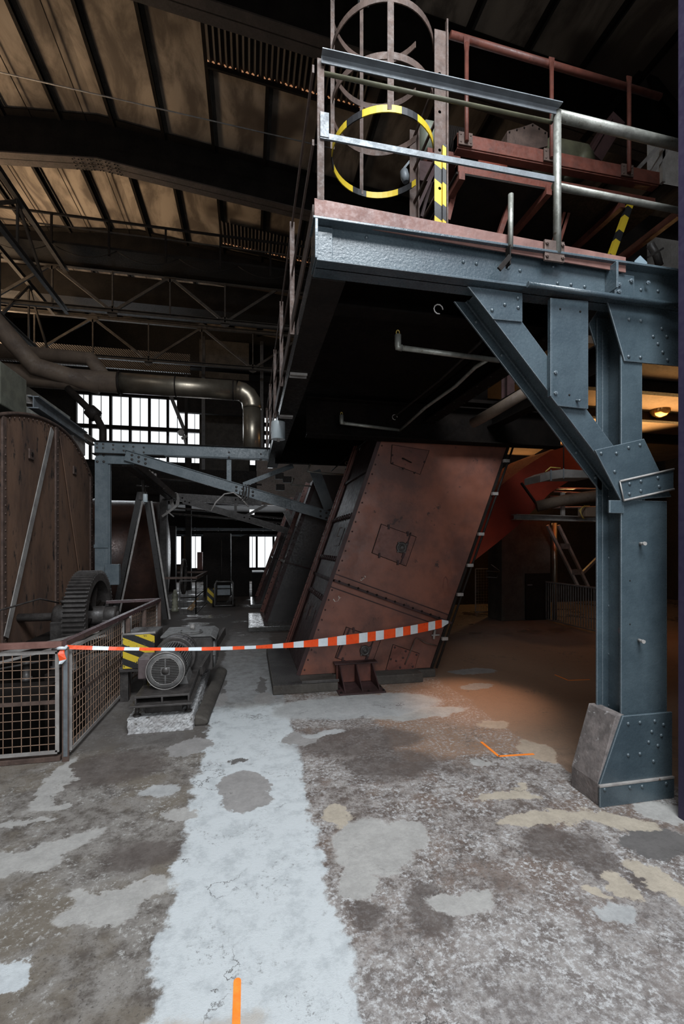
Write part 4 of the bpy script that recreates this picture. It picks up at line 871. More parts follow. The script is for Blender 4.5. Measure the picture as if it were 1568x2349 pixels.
p, q = B(120, 985, -2.95), B(14, 1462, -2.95); m = M(); m.bar(p, q, .11, .012, (1, 0, 0)); m.build('diagonal_flat_bar', STEELL, cs_, .002)
p, q = B(140, 1000, -2.97), B(188, 1340, -2.97); m = M(); m.bar(p, q, .12, .012, (1, 0, 0)); m.build('diagonal_flat_bar', RUSTB, cs_, .002)
for px, py in ((70, 1042), (170, 1079)):
    c = B(px, py, -2.99); m = M(); m.box(-2.99, c.y-.07, c.z-.07, -2.97, c.y+.07, c.z+.07); s_ = m.build('square_boss', RUSTT, cs_, .003); m = M(); m.tube((-2.975, c.y, c.z), (-2.962, c.y, c.z), .03, 12); m.build('bolt_hole', DARK, s_)
# greenish block + beams above casing
m = M(); m.box(-6.5, 7.3, 3.70, -3.45, 8.1, 4.32)
tag(m.build('concrete_corbel', OLIVE, bevel=.02), 'greenish concrete block above the arched brown casing', 'block')
p, q = B(72, 905, -3.0), B(182, 1003, -3.0); p.z = q.z = 4.02
m = M(); m.ib((-3.05, 7.35, 3.77), (-3.05, 9.4, 3.74), .18, .14)
tag(m.build('support_girder', GALV), 'pale steel I-beam running back above the brown casing', 'beam')
m = M(); m.ib((-3.5, 8.2, 4.05), (-3.5, 11.4, 4.05), .14, .14); tag(m.build('support_girder', STEELL), 'second pale steel beam lying higher behind the first above the casing', 'beam')
m = M(); m.box(-6.2, 10.5, 3.9, -4.5, 12.9, 5.0); tag(m.build('plastered_wall_block', pm('pale_stained_plaster', (.55, .56, .50), (.30, .31, .28), 2.5, .85, 0, .3, 20)), 'pale stained plaster block beside the upper window, over the casing', 'block')
m = M(); m.box(-3.3, 8.9, 3.40, -3.05, 9.5, 3.75); tag(m.build('fluorescent_fixture', STEELL, bevel=.01), 'small pale box fixture under the I-beam next to the gantry', 'fixture')
# ================================================================ MOTOR SET
ms = thing('motor_plinth', 'rough whitish concrete plinth under the electric motor', 'plinth', (-.8, 5.2, 0))
m = M(); import itertools
def rough_block(m, x0, y0, z0, x1, y1, z1, nx, ny, nz, j):
    rnd = random.Random(4); g = {}
    def P(i, k, l):
        key = (i, k, l)
        if key not in g:
            g[key] = len(m.v); m.v.append(V((x0+(x1-x0)*i/nx+rnd.uniform(-j, j), y0+(y1-y0)*k/ny+rnd.uniform(-j, j), z0+(z1-z0)*l/nz+(rnd.uniform(-j, j) if l else 0))))
        return g[key]
    def q(a, b, c, d): m.f.append([a, b, c, d]); m.m.append(0); m.s.append(False)
    for i in range(nx):
        for l in range(nz): q(P(i, 0, l), P(i+1, 0, l), P(i+1, 0, l+1), P(i, 0, l+1)); q(P(i, ny, l), P(i, ny, l+1), P(i+1, ny, l+1), P(i+1, ny, l))
        for k in range(ny): q(P(i, k, nz), P(i+1, k, nz), P(i+1, k+1, nz), P(i, k+1, nz))
    for k in range(ny):
        for l in range(nz): q(P(0, k, l), P(0, k, l+1), P(0, k+1, l+1), P(0, k+1, l)); q(P(nx, k, l), P(nx, k+1, l), P(nx, k+1, l+1), P(nx, k, l+1))
rough_block(m, -1.06, 4.38, 0, -.50, 6.2, .145, 40, 60, 9, .005)
m.build('block', pm('plinth_top_whitewash', (.50, .50, .50), (.30, .285, .28), 8, .85, 0, .9, 25, (.12, .11, .10), .6, 12), ms)
m = M(); m.prism([(-.50, 4.45, 0), (-.40, 4.45, 0), (-.37, 4.45, .02), (-.38, 4.45, .06), (-.43, 4.45, .09), (-.50, 4.45, .10)], (.10, 1.75, 0)); tag(m.build('rounded_kerb', CONCD, bevel=.02), 'dark rounded kerb along the aisle side of the motor plinth', 'kerb')
mf = thing('steel_bedplate', 'dark cast base frame carrying the motor above the plinth', 'frame', (-.78, 4.9, .145))
m = M(); m.box(-.93, 4.47, .145, -.61, 6.1, .262); m.box(-.96, 4.36, .262, -.58, 4.5, .262+.0); m.build('web_box', IRON, mf, .004)
m = M(); m.box(-1.03, 4.31, .255, -.50, 6.1, .272); m.build('bottom_flange', IRON, mf, .003)
m = M(); m.box(-1.0, 4.36, .322, -.53, 5.25, .340); 
for x in (-1.0, -.775, -.545): m.box(x, 4.36, .272, x+.015, 5.25, .322)
m.build('slotted_slide_rail', IRON, mf, .003)
for x, y in ((-.99, 4.42), (-.55, 4.46)):
    m = M(); m.lathe((x, y, .145), (0, 0, 1), [(0, .035), (.015, .035), (.015, .018), (.10, .018), (.10, .022), (.115, .02)], 8); m.build('anchor_bolt', IRON, mf)
mt_ = thing('electric_motor', 'grey finned electric motor with round slotted fan cover facing the camera', 'motor', (-.765, 4.8, .34))
mc = V((-.765, 4.52, .515)); rm = .175
m = M(); m.lathe(mc, (0, 1, 0), [(0, rm*.72), (-.0, rm*.90), (.012, rm*.97), (.03, rm), (.14, rm), (.14, rm*.9)], 40); cov = m.build('fan_cover', IRON2, mt_)
m = M()
for i in range(15):
    z = -rm*.62+rm*1.24*i/14; hw = math.sqrt(max(0, (rm*.70)**2-z*z))
    if abs(z) < .035:
        m.box(mc.x-hw, mc.y-.004, mc.z+z-.0032, mc.x-.04, mc.y+.002, mc.z+z+.0032); m.box(mc.x+.04, mc.y-.004, mc.z+z-.0032, mc.x+hw, mc.y+.002, mc.z+z+.0032)
    else:
        m.box(mc.x-hw, mc.y-.004, mc.z+z-.0032, mc.x-.006, mc.y+.002, mc.z+z+.0032); m.box(mc.x+.006, mc.y-.004, mc.z+z-.0032, mc.x+hw, mc.y+.002, mc.z+z+.0032)
m.build('vent_slot', DARK, cov)
m = M(); m.lathe(mc, (0, -1, 0), [(-.01, .034), (.004, .034), (.004, .028), (.008, .026), (.008, 0)], 20); m.build('centre_cap', IRON, cov)
m = M(); m.path([mc+V((math.cos(a)*rm*.985, -.0, math.sin(a)*rm*.985)) for a in [i*2*PI/40 for i in range(40)]], .0045, 6, closed=True); m.path([mc+V((math.cos(a)*rm*.73, -.002, math.sin(a)*rm*.73)) for a in [i*2*PI/40 for i in range(40)]], .003, 6, closed=True); m.build('rim', STEELL, cov)
m = M(); m.tube(mc+V((0, .14, 0)), mc+V((0, .52, 0)), rm*.82, 32); m.build('stator_body', IRON, mt_)
m = M()
for i in range(30):
    a = -.15*PI+1.3*PI*i/29; d = V((math.cos(a), 0, math.sin(a))); p = mc+d*rm*.9+V((0, .15, 0)); m.bar(p, p+V((0, .36, 0)), .006, rm*.22, d)
m.build('cooling_fins', IRON2, mt_)
m = M(); m.lathe(mc+V((0, .50, 0)), (0, 1, 0), [(0, rm*.9), (0, rm*1.03), (.04, rm*1.03), (.07, rm*.8), (.07, 0)], 32); m.build('end_shield', IRON, mt_)
for x in (-.17, .10):
    m = M(); m.prism([(mc.x+x, mc.y+.14, .34), (mc.x+x+.09, mc.y+.14, .34), (mc.x+x+.07, mc.y+.14, .42), (mc.x+x+.02, mc.y+.14, .42)], (0, .34, 0)); m.build('foot', IRON2, mt_, .005)
m = M(); m.box(mc.x-.27, mc.y+.12, mc.z-.10, mc.x-.16, mc.y+.38, mc.z+.10); tb = m.build('terminal_box', pm('plum_grey_box', (.11, .085, .085), (.08, .06, .06), 8, .5, 0, .3, 40), mt_, .012)
m = M(); m.lathe((mc.x-.22, mc.y+.2, mc.z-.10), (0, 0, -1), [(0, .03), (.03, .03), (.03, .02), (.07, .02)], 10); m.build('cable_gland', IRON, tb)
# perforated coupling guard
t = NT('perforated_guard'); v = t.n('ShaderNodeTexVoronoi'); v.inputs['Scale'].default_value = 42; t.l(t.co, v.inputs['Vector']); v.inputs['Randomness'].default_value = .15
PERF = t.done(t.mix(t.ramp(v.outputs['Distance'], .36, .42), (.012, .01, .01), (.16, .15, .15)), .5, .3)
cg = thing('coupling_guard', 'perforated rounded guard behind the motor, in front of the gearbox', 'guard', (mc.x, mc.y+.62, .34))
m = M(); m.lathe(mc+V((.0, .58, 0)), (0, 1, 0), [(0, rm*1.15), (.20, rm*1.15)], 32); m.build('perforated_sleeve', PERF, cg)
m = M(); m.lathe(mc+V((0, .57, 0)), (0, 1, 0), [(0, rm*1.1), (0, rm*1.19), (.02, rm*1.19), (.02, rm*1.15)], 32); m.lathe(mc+V((0, .76, 0)), (0, 1, 0), [(0, rm*1.1), (0, rm*1.19), (.03, rm*1.19), (.03, rm*1.1)], 32); m.build('hoop_band', IRON, cg)
gb = thing('gearbox', 'dusty gearbox with flat square lid behind the electric motor', 'gearbox', (-.68, 5.7, .27))
m = M(); m.box(-.92, 5.38, .272, -.40, 6.0, .66); m.build('housing', IRON, gb, .02); m = M(); m.box(-.84, 5.372, .57, -.62, 5.384, .63); m.build('slot', DARK, gb)
m = M(); m.prism([(-.96, 5.36, .66), (-.42, 5.36, .66), (-.36, 5.36, .62), (-.36, 5.36, .635), (-.42, 5.36, .68), (-.96, 5.36, .68)], (0, .60, 0)); m.build('lid', IRON2, gb, .004)
m = M(); m.lathe((-.66, 5.55, .68), (0, 0, 1), [(0, .14), (.012, .14), (.012, .11), (.02, .1)], 28); m.build('inspection_cover', IRON2, gb)
m = M(); m.lathe((-.66, 5.72, .68), (0, 0, 1), [(0, .028), (.05, .028), (.05, .02), (.065, .018)], 12); m.build('breather_cap', STEELL, gb)
rivets(gb, [(-.66+.12*math.cos(a), 5.55+.12*math.sin(a), .69) for a in (.5, 1.6, 2.7, 3.8, 4.9, 5.9)], (0, 0, 1), .012, IRON, 'bolt', True)
m = M()
for y in (5.42, 5.58, 5.74, 5.9): m.tube((-.385, y, .30), (-.385, y, .60), .016, 8); m.box(-.40, y-.03, .44, -.37, y+.03, .52)
m.build('side_bolt', IRON2, gb)
m = M(); m.bar((-.50, 5.1, .35), (-.30, 6.0, .60), .03, .10); m.build('side_plate', IRON, gb, .003)
hz = thing('striped_guard_box', 'yellow and black striped guard box standing left of the motor', 'guard', (-1.16, 5.4, .3))
HZ1 = m_haz('hazard_box_paint', (.42, 0, .95), 7.2, off=.2, wear=.58)
m = M(); m.box(-1.32, 5.25, .37, -1.0, 5.27, .74); m.build('striped_front', HZ1, hz, .002)
m = M(); m.box(-1.32, 5.27, .37, -1.0, 5.75, .73); m.build('guard_body', IRON, hz, .01)
m = M(); m.tube((-1.32, 5.26, .735), (-.99, 5.26, .745), .014, 10); m.build('rolled_edge', STEELL, hz)
m = M(); m.box(-1.36, 5.3, .0, -1.28, 5.38, .38); m.box(-1.06, 5.3, 0, -1.0, 5.38, .38); m.box(-1.36, 5.26, .33, -1.0, 5.3, .37); m.build('stand', IRON, hz, .004)
# ================================================================ LEFT GANTRY (Y = 9)
GY = 9.0
def gantry(GY, sc_y, post, beam, diag, lab, mt, x_dn, grp=None): pass
gn = thing('steel_gantry', 'grey-blue riveted gantry frame standing left, nearest of two, joined to the platform', 'gantry', tuple(A(234, 1300, GY)))
def gpl(m, px, Y=GY, t=.02): return m.prism([A(x, y, Y) for x, y in px], (0, t, 0))
pz = A(234, 1050, GY); x0, x1 = A(217, 1200, GY).x, A(247, 1200, GY).x
m = M(); m.box(x0, GY, 0, x1, GY+.02, pz.z); m.box(x0, GY+.22, 0, x1, GY+.24, pz.z); m.box((x0+x1)/2-.01, GY+.02, 0, (x0+x1)/2+.01, GY+.22, pz.z); m.box(x1-.02, GY+.03, 0, x1+.03, GY+.1, pz.z); m.build('post', BLUE2, gn, .004)
m = M(); z = A(230, 1253, GY).z; m.box(x0-.01, GY-.02, z-.03, x1+.01, GY, z+.03); m.build('post_splice', BLUE2, gn, .003)
a0, a1 = A(217, 1025, GY), A(612, 1052, GY); zc = 3.43
p0 = A(217, 1012, GY); 
m = M(); m.ch((p0.x, GY, 3.47), (XL+.1, GY, 3.47), .22, -.12, .016, side=1); m.build('top_beam', BLUE2, gn, .003)
m = M(); m.bar((p0.x-.03, GY+.05, 3.585), (XL+.1, GY+.05, 3.585), .22, .014); m.bar((p0.x-.04, GY+.05, 3.355), (p0.x+1.2, GY+.05, 3.355), .22, .014); m.build('top_strip', DARK, gn)
m = M(); gpl(m, [(219, 1040), (320, 1048), (336, 1066), (219, 1063)], GY-.005); m.build('corner_gusset', BLUE2, gn, .003)
pts = [(223, 1018), (237, 1019), (223, 1027), (237, 1028), (260, 1021), (260, 1031), (284, 1024), (284, 1034), (306, 1025), (306, 1036), (330, 1027), (330, 1038), (223, 1043), (238, 1044), (223, 1059), (238, 1059), (525, 1038), (525, 1049), (598, 1042), (598, 1054)]
rivets(gn, [A(x, y, GY-.005) for x, y in pts], (0, -1, 0), .024, IRON)
p, q = A(288, 1045, GY-.03), A(765, 1188, GY-.03)
m = M(); m.bar(p, q, .07, .19, (0, 0, 1)); m.bar(p+V((0, 0, .1)), q+V((0, 0, .1)), .12, .014); m.build('long_diagonal', BLUE2, gn, .003)
dd = (q-p); rivets(gn, [p+dd*t+V((0, -.036, s)) for t in (.03, .06, .09) for s in (-.04, .04)]+[p+dd*t+V((0, -.036, s)) for t in (.51, .54, .59) for s in (-.04, .03)]+[p+dd*t+V((0, -.036, s)) for t in (.93, .96, .985) for s in (-.05, .05)], (0, -1, 0), .024, IRON)
for a, b, w_ in (((525, 1055), (525, 1107), .09), ((558, 1112), (672, 1068), .09), ((722, 1080), (755, 1168), .22)):
    m = M(); m.bar(A(*a, GY+.04), A(*b, GY+.04), w_, .03, (0, 1, 0)); m.build('strut', BLUE2, gn, .003)
m = M(); m.ib((XL+.1, GY, 3.44), (2.4, GY, 3.44), .26, .16); m.build('inner_beam', DARK, gn)
m = M(); m.bar(A(290, 1062, GY+.1), A(392, 1142, 12.4), .16, .12); m.bar(A(310, 1062, GY+.1), A(405, 1142, 12.4), .05, .14); m.build('rear_tie', IRON, gn)
m = M(); m.box(x1-.02, GY-.12, A(0, 1345, GY).z, x1+.22, GY+.0, A(0, 1296, GY).z)
tag(m.build('switch_box', BLUE2, bevel=.01), 'grey-blue switch box on the near gantry post', 'box')
# rear gantry
G2Y = 12.4
g2 = thing('steel_gantry', 'dark grey gantry frame farther back, second of two, with cable coil', 'gantry', tuple(A(374, 1400, G2Y)))
x0, x1 = A(366, 1200, G2Y).x, A(382, 1200, G2Y).x; zt = A(374, 1135, G2Y).z
m = M(); m.box(x0, G2Y, 0, x1, G2Y+.2, zt); m.build('post', IRON, g2, .003)
p, q = A(372, 1138, G2Y), A(600, 1152, G2Y); m = M(); m.ch(p, q, .20, -.12, .016); m.build('top_beam', IRON, g2)
p, q = A(420, 1147, G2Y), A(672, 1222, G2Y); m = M(); m.bar(p, q, .06, .17); m.build('long_diagonal', IRON, g2)
for a, b, w_ in (((540, 1152), (540, 1180), .07), ((562, 1184), (612, 1158), .07), ((655, 1172), (675, 1212), .16)):
    m = M(); m.bar(A(*a, G2Y), A(*b, G2Y), w_, .03, (0, 1, 0)); m.build('strut', IRON, g2)
rivets(g2, [A(x, y, G2Y-.03) for x, y in ((392, 1140), (405, 1141), (418, 1142), (424, 1150), (434, 1153), (540, 1146), (560, 1187), (572, 1190))], (0, -1, 0), .022, DARK)
m = M(); c = A(401, 1148, G2Y-.08)
for k in range(5): m.path([c+V((.11*math.cos(a)*.7+.02*k-.04, -.02*k, .19*math.sin(a))) for a in [i*2*PI/16 for i in range(16)]], .010, 6, closed=True)
tag(m.build('cable_coil', STEELL), 'coil of pale cable hung over the rear gantry corner', 'cable')
m = M(); c = A(372, 1185, G2Y-.2); m.bar(c, c+V((.35, 0, .28)), .05, .05); m.bar(c+V((.1, 0, .15)), c+V((.28, 0, .0)), .03, .03); tag(m.build('hook_clamp', STEELL), 'small pale clamp hanging beside the rear gantry post', 'clamp')
pipe_run('drooping_hose', [A(484, 1172, 8.8), A(495, 1152, 8.8), A(515, 1133, 8.8), (A(535, 1130, 8.8)), A(552, 1142, 8.8), A(570, 1163, 8.8)], .014, STEELL, 'pale hose arching over the long gantry diagonal', 'hose', 8)
m = M(); c = A(560, 1130, 8.88)
for k in range(3): m.path([c+V((.05*k-.05, 0, 0))+V((.04*math.cos(a), .10*math.sin(a), .16*math.sin(a+.5))) for a in [i*2*PI/14 for i in range(14)]], .012, 6, closed=True)
tag(m.build('rope_lashing', IRON), 'dark rope lashed around the middle of the gantry diagonal', 'rope')
# A-frame
af = thing('a_frame_trestle', 'dark tapering A-frame of steel legs behind the near gantry post', 'trestle', tuple(A(320, 1400, 10)))
TIMB = pm('dark_leg_paint', (.024, .021, .020), (.016, .014, .013), 5, .5, 0, .3, 30)
for a, b, nm in (((322, 1130), (262, 1420), 'leg'), ((338, 1150), (380, 1420), 'leg')):
    m = M(); p, q = A(*a, 10.0), A(*b, 10.0); q.z = max(q.z, 0); m.bar(p, q, .10, .15, (0, 1, 0)); m.build(nm, TIMB, af, .004)
    m = M(); o_ = V((.09 if a[0] < 330 else .09, -.06, 0)); m.bar(p+o_, q+o_, .035, .012, (0, 1, 0)); m.build('lit_leg_edge', STEELL, af)  # light on the leg edges put into pale strips
m = M(); c = A(328, 1140, 9.93); m.tube(c, c+V((0, 0, .35)), .03, 8); m.box(c.x-.08, c.y-.03, c.z-.06, c.x+.08, c.y+.03, c.z+.1); m.build('apex_chain', IRON, af)
# tank
tk = thing('boiler_drum', 'big dark brown round-topped drum behind the A-frame', 'tank', (-3.6, 12.6, 0))
m = M(); m.lathe((-5.3, 13.0, 1.35), (1, 0, 0), [(0, 0), (0, 1.5), (.02, 1.52), (2.4, 1.52), (2.42, 1.5), (3.0, 1.5), (3.0, 0)], 48); m.build('shell', pm('drum_plate', (.085, .045, .035), (.05, .03, .026), 2, .42, .2, .3, 20), tk)
m = M(); m.lathe((-3.9, 13.0, 1.35), (1, 0, 0), [(0, 1.5), (0, 1.56), (.08, 1.56), (.08, 1.5)], 48); m.build('band', RUSTD, tk)
# gauges rack
o = thing('gauge_rack', 'row of small bright gauges and pipes behind the near gantry corner', 'gauge', tuple(A(335, 1090, 11)))
m = M()
for i in range(5): c = A(328+7*i, 1078+4*i, 11); m.tube(c, c+V((0, 0, -.22)), .022, 8); m.lathe(c, (0, 0, 1), [(0, .03), (.05, .035), (.08, .02)], 8)
m.build('tube_row', STEELL, o); m = M(); c = A(345, 1095, 11); m.tube(c+V((-.3, 0, -.2)), c+V((.3, 0, -.25)), .02, 8); m.build('manifold', IRON, o)
# ================================================================ BIG PIPES ABOVE LEFT
PY = 10.0
mp = thing('flue_pipe', 'large round pipe crossing above the left gantry, shiny lagged section and bend', 'pipe', tuple(A(420, 908, PY)))
c0, c1 = A(-60, 848, PY), A(275, 880, PY); zc = A(420, 888, PY).z; r0 = .205
m = M(); m.tube((c0.x, PY, A(100, 864, PY).z), (c1.x, PY, zc), r0*1.02, 28); m.build('dusty_section', DUSTP, mp)
e = A(548, 905, PY); 
m = M(); bend = [V((c1.x, PY, zc)), V((e.x-.05, PY, zc))]; bc = V((e.x-.05, PY, zc-.32)); 
bend += [bc+V((math.sin(a)*.32, 0, math.cos(a)*.32)) for a in (.4, .8, 1.2, PI/2)]+[V((bc.x+.32, PY, 3.62))]
m.path(bend[:2], r0, 28); m.build('lagged_section', SHINY, mp)
m = M(); m.path(bend[1:-1]+[bend[-2]+V((0, 0, -.05))], r0, 24); m.build('bend', SHINY, mp)
m = M(); m.tube(bend[-2], bend[-1], r0*.92, 24); m.build('down_section', SHINY, mp)
m = M()
for x in (c1.x, (c1.x+e.x)/2-.1, e.x-.12): m.tube((x-.012, PY, zc), (x+.012, PY, zc), r0*1.06, 28)
m.tube((c1.x-.02, PY, zc), (c1.x+.02, PY, zc), r0*1.15, 28); m.build('joint_band', DARK, mp)
m = M(); m.path([A(-80, 660, 9.2), A(80, 840, 9.7), A(150, 862, 9.9), A(230, 885, PY)], .175, 20); tag(m.build('branch_pipe', DUSTP), 'dusty pipe sloping down from the top left into the flue pipe', 'pipe')
m = M(); m.path([A(-60, 800, 10.6), A(208, 824, 10.6), A(250, 880, 10.3)], .15, 20); tag(m.build('branch_pipe', DUSTP), 'dusty pipe with an angled bend behind the sloping branch', 'pipe')
m = M(); m.path([A(155, 890, 9.6), A(205, 940, 9.5), A(222, 958, 9.4), A(236, 985, 9.3), A(236, 1020, 9.2)], .065, 16); vp = m.build('drain_pipe', DARK); tag(vp, 'dark thin pipe bending down onto the near gantry beam', 'pipe')
m = M(); c = A(213, 948, 9.45); m.lathe(c+V((-.08, 0, .08)), (1, 0, -1), [(0, .06), (.02, .12), (.2, .13), (.22, .06)], 16); tag(m.build('pipe_valve', DARK), 'round dark valve body on the thin bent pipe', 'valve')
# gas lamp / column hoist at window
hl = thing('hanging_hoist', 'dark hoist arm with glinting hook hanging before the upper window', 'hoist', tuple(A(418, 1000, 16.6)))
m = M(); m.bar(A(392, 910, 16.6), A(422, 985, 16.6), .12, .06, (0, 1, 0)); m.build('arm', IRON, hl)
m = M(); m.bar(A(427, 858, 16.6), A(427, 1025, 16.6), .10, .06, (0, 1, 0)); m.build('mast', DARK, hl)
m = M(); c = A(416, 993, 16.5); m.lathe(c, (0, -1, 0), [(0, .05), (.03, .12), (.06, .10)], 12); m.tube(c+V((.05, 0, -.05)), c+V((.15, 0, -.4)), .04, 8); m.tube(c+V((.0, 0, -.2)), c+V((.2, 0, -.1)), .05, 8); m.build('pulley_block', STEELL, hl)
# ================================================================ CRANE BRIDGE
def truss(lab, Y, z0, z1, x0, x1, first, step, group='crane bridge trusses', up=True, axis='x', X=None):
    o = thing('crane_truss', lab, 'truss', ((x0+x1)/2, Y, z0) if axis == 'x' else (X, (x0+x1)/2, z0), group)
    P = (lambda s, z: V((s, Y, z))) if axis == 'x' else (lambda s, z: V((X, s, z)))
    m = M(); m.ch(P(x0, z1), P(x1, z1), .12, .10, .012); m.build('top_chord', TRUSS, o)
    m = M(); m.ch(P(x0, z0), P(x1, z0), .12, .10, .012); m.build('bottom_chord', TRUSS, o)
    s = first; top = up; 
    while s+step <= x1+.01:
        a, b = (P(s, z1), P(s+step, z0)) if top else (P(s, z0), P(s+step, z1))
        m = M(); m.bar(a, b, .05, .075); m.build('diagonal', TRUSS, o)
        m = M(); m.bar(P(s, z0), P(s, z1), .04, .06, (0, 1, 0)); m.build('vertical', TRUSS, o)
        c = a; m = M(); m.lathe(c+(V((0, -.03, 0)) if axis == 'x' else V((.03, 0, 0))), (0, 1, 0) if axis == 'x' else (1, 0, 0), [(0, 0), (0, .16), (.012, .16), (.012, 0)], 8, sm=False); m.build('node_plate', TRUSS, o)
        s += step; top = not top
    return o
xa = A(245, 615, 14).x
truss('dusty crane bridge truss, nearer of the two long ones below the roof', 14.0, 8.33, 9.5, -9.6, 2.2, A(245, 615, 14).x-2*1.5*3.0/3.0*1.0-1.5, 1.55)
truss('dusty crane bridge truss, farther of the two long ones below the roof', 16.6, 8.0, 9.3, -9.6, 2.2, -8.6, 1.75)
truss('short crane end truss running back along the left side', 0, 8.2, 9.3, 8.5, 14.0, 8.5, 1.4, axis='x' if False else 'y', X=-5.0)
truss('outer crane end truss at the far left, beyond the short one', 0, 7.6, 9.3, 8.5, 16.5, 8.5, 1.6, axis='y', X=-6.3)
cw = thing('crane_walkway', 'dark crane walkway with thin hand rails crossing under the roof', 'walkway', (-3, 13.4, 9.5))
m = M(); m.box(-9.6, 13.0, 9.50, 2.4, 14.1, 9.56); m.build('deck', DARKG, cw)
m = M(); m.bar((-9.6, 13.0, 10.25), (2.4, 13.0, 10.25), .045, .05); m.build('top_rail', DARK, cw)
m = M(); m.bar((-9.6, 13.0, 9.95), (2.4, 13.0, 9.95), .03, .03); m.build('middle_rail', TRUSS, cw)
for px in (-6, 118, 250, 380, 505, 620):
    x = A(px, 560, 13.0).x; m = M(); m.bar((x, 13.0, 9.3), (x, 13.0, 10.27), .05, .05, (0, 1, 0)); m.build('post', DARK, cw)
m = M()
for k in range(6):
    xs_ = -6.5+1.55*k; m.path([(xs_+1.55*t/8, 12.96, 9.45-.25*(1-((t-4)/4)**2)) for t in range(9)], .012, 5)
m.build('festoon_cable', DARK, cw)
m = M(); m.box(-9.6, 16.2, 9.75, 4.0, 17.2, 10.6); tag(m.build('crane_rail_girder', DARKG), 'dark box girder behind the crane trusses', 'girder')
m = M(); m.box(-9.6, 17.5, 8.0, -2.1, 17.6, 8.7); tag(m.build('mesh_guard', m_slats('perforated_dark_sheet', (.06, .045, .035), (.045, .03, .024), (1, 0, 1), 12)), 'perforated dark sheet guard hanging behind the crane trusses', 'guard')
m = M(); m.tube(A(-60, 152, 10), A(760, 340, 10), .013, 6)
tag(m.build('tension_wire', STEELL), 'thin pale tie rod crossing in front of the upper roof slabs', 'rod')
m = M(); m.box(-9.0, 18.5, 5.0+3.6, 3.5, 18.8, 8.75); m.box(-2.9, 19.8, 7.2, 2.3, 20.0, 8.7); tag(m.build('duct_block', DARK), 'dark duct block above the upper window', 'duct')
# steel uprights near pier
for x_, lab in ((A(466, 800, 17.7).x, 'slim dark stanchion in front of the concrete pier, left one'), (A(600, 800, 17.7).x, 'slim dark stanchion right of the concrete pier')):
    m = M(); m.box(x_-.06, 17.7, 4.5, x_+.06, 17.8, 9.5); tag(m.build('stanchion', IRON), lab, 'stanchion')
# ================================================================ FAR FLOOR LEVEL
# long pipes before low windows
for z, r, lab in ((A(500, 1214, 19).z, .055, 'upper shiny pipe running above the low far windows'), (A(500, 1228, 19).z, .04, 'lower shiny pipe just above the low far windows')):
    m = M(); m.tube((A(395, 1200, 19).x, 19, z), (A(650, 1200, 19).x, 19, z), r, 10)
    for x in [-3+.9*k for k in range(5)]: m.tube((x-.02, 19, z), (x+.02, 19, z), r*1.3, 10)
    tag(m.build('long_pipe', GALV), lab, 'pipe')
m = M(); m.box(A(425, 1200, 18).x, 18, 0, A(440, 1200, 18).x-.03, 18.2, 5); tag(m.build('far_post', DARK), 'dark post between the two left low windows', 'post')
m = M(); m.box(A(398, 1200, 17.5).x-1.5, 17.5, 0, A(402, 1200, 17.5).x, 17.8, 2.4); tag(m.build('far_cabinet', DARK, bevel=.02), 'tall dark cabinet left of the low far windows', 'cabinet')
pw = thing('dark_hood', 'dark arched metal hood standing against the far wall between the low windows', 'hood', (-.8, 15.6, 0))
m = M(); x0, x1 = A(466, 1300, 15.6).x, A(528, 1300, 15.6).x; m.box(x0, 15.6, 0, x1, 16.6, 2.1); m.build('cabinet', DARK, pw, .01)
m = M(); x2, x3 = A(532, 1300, 15.4).x, A(572, 1300, 15.4).x; rr = x3-x2
m.prism([(x2, 15.4, 0), (x3, 15.4, 0), (x3, 15.4, 2.05)]+[(x3-math.sin(a)*rr, 15.4, 2.05-rr+math.cos(a)*rr) for a in (.3, .6, .9, 1.2, 1.57)], (0, 1.0, 0)); m.build('arched_side', DARK, pw, .01)
m = M(); c = A(508, 1300, 15.5); m.tube((c.x, 15.5, .5), (c.x, 15.5, 1.9), .02, 8); m.build('door_edge', IRON, pw)
bn = thing('steel_bin', 'dark steel bin with slanted top under the right low window', 'bin', tuple(A(605, 1365, 15)))
x0, x1 = A(578, 1300, 15).x, A(640, 1300, 15).x; z = A(578, 1314, 15).z
m = M(); m.prism([(x0, 15, 0), (x1, 15, 0), (x1, 15, z-.18), (x0+.35, 15, z), (x0, 15, z)], (0, 1, 0)); m.build('body', DARK, bn, .01)
m = M(); m.prism([(x0, 14.99, z), (x0+.35, 14.99, z), (x1, 14.99, z-.18), (x1, 14.99, z-.15), (x0+.35, 14.99, z+.03), (x0, 14.99, z+.03)], (0, 1.02, 0)); m.build('lid', GALV, bn)
# rear pit fence
rf = thing('pit_guard_rail', 'far mesh guard rail around a pit, beside the rear gantry post', 'fence', tuple(Fz(440, 1400)))
ya = 11.3; xa, xb = A(412, 1350, ya).x, A(449, 1350, ya).x; yb = 13.6; xc = A(474, 1350, yb).x
mesh_panel(rf, (xa, ya), (xb, ya), .05, .85, step=.08, mt=DARK, fm=DARK, pf=IRON); mesh_panel(rf, (xb, ya), (xc, yb), .05, .85, step=.1, mt=DARK, fm=DARK, pf=IRON)
m = M(); m.bar((xa-.4, ya, .92), (xb, ya, .92), .05, .05); m.bar((xb, ya, .92), (xc, yb, .92), .05, .05); m.bar((xc, yb, .92), (xc-.8, yb, .92), .05, .05); m.build('top_rail', RUSTT, rf)
m = M(); m.lathe((A(417, 1300, 12).x, 12.1, .9), (1, 0, 0), [(0, .36), (0, .45), (.06, .45), (.06, .36), (0, .36)], 28); tag(m.build('hand_wheel', IRON), 'dark spoked wheel standing above the far pit rail', 'wheel')
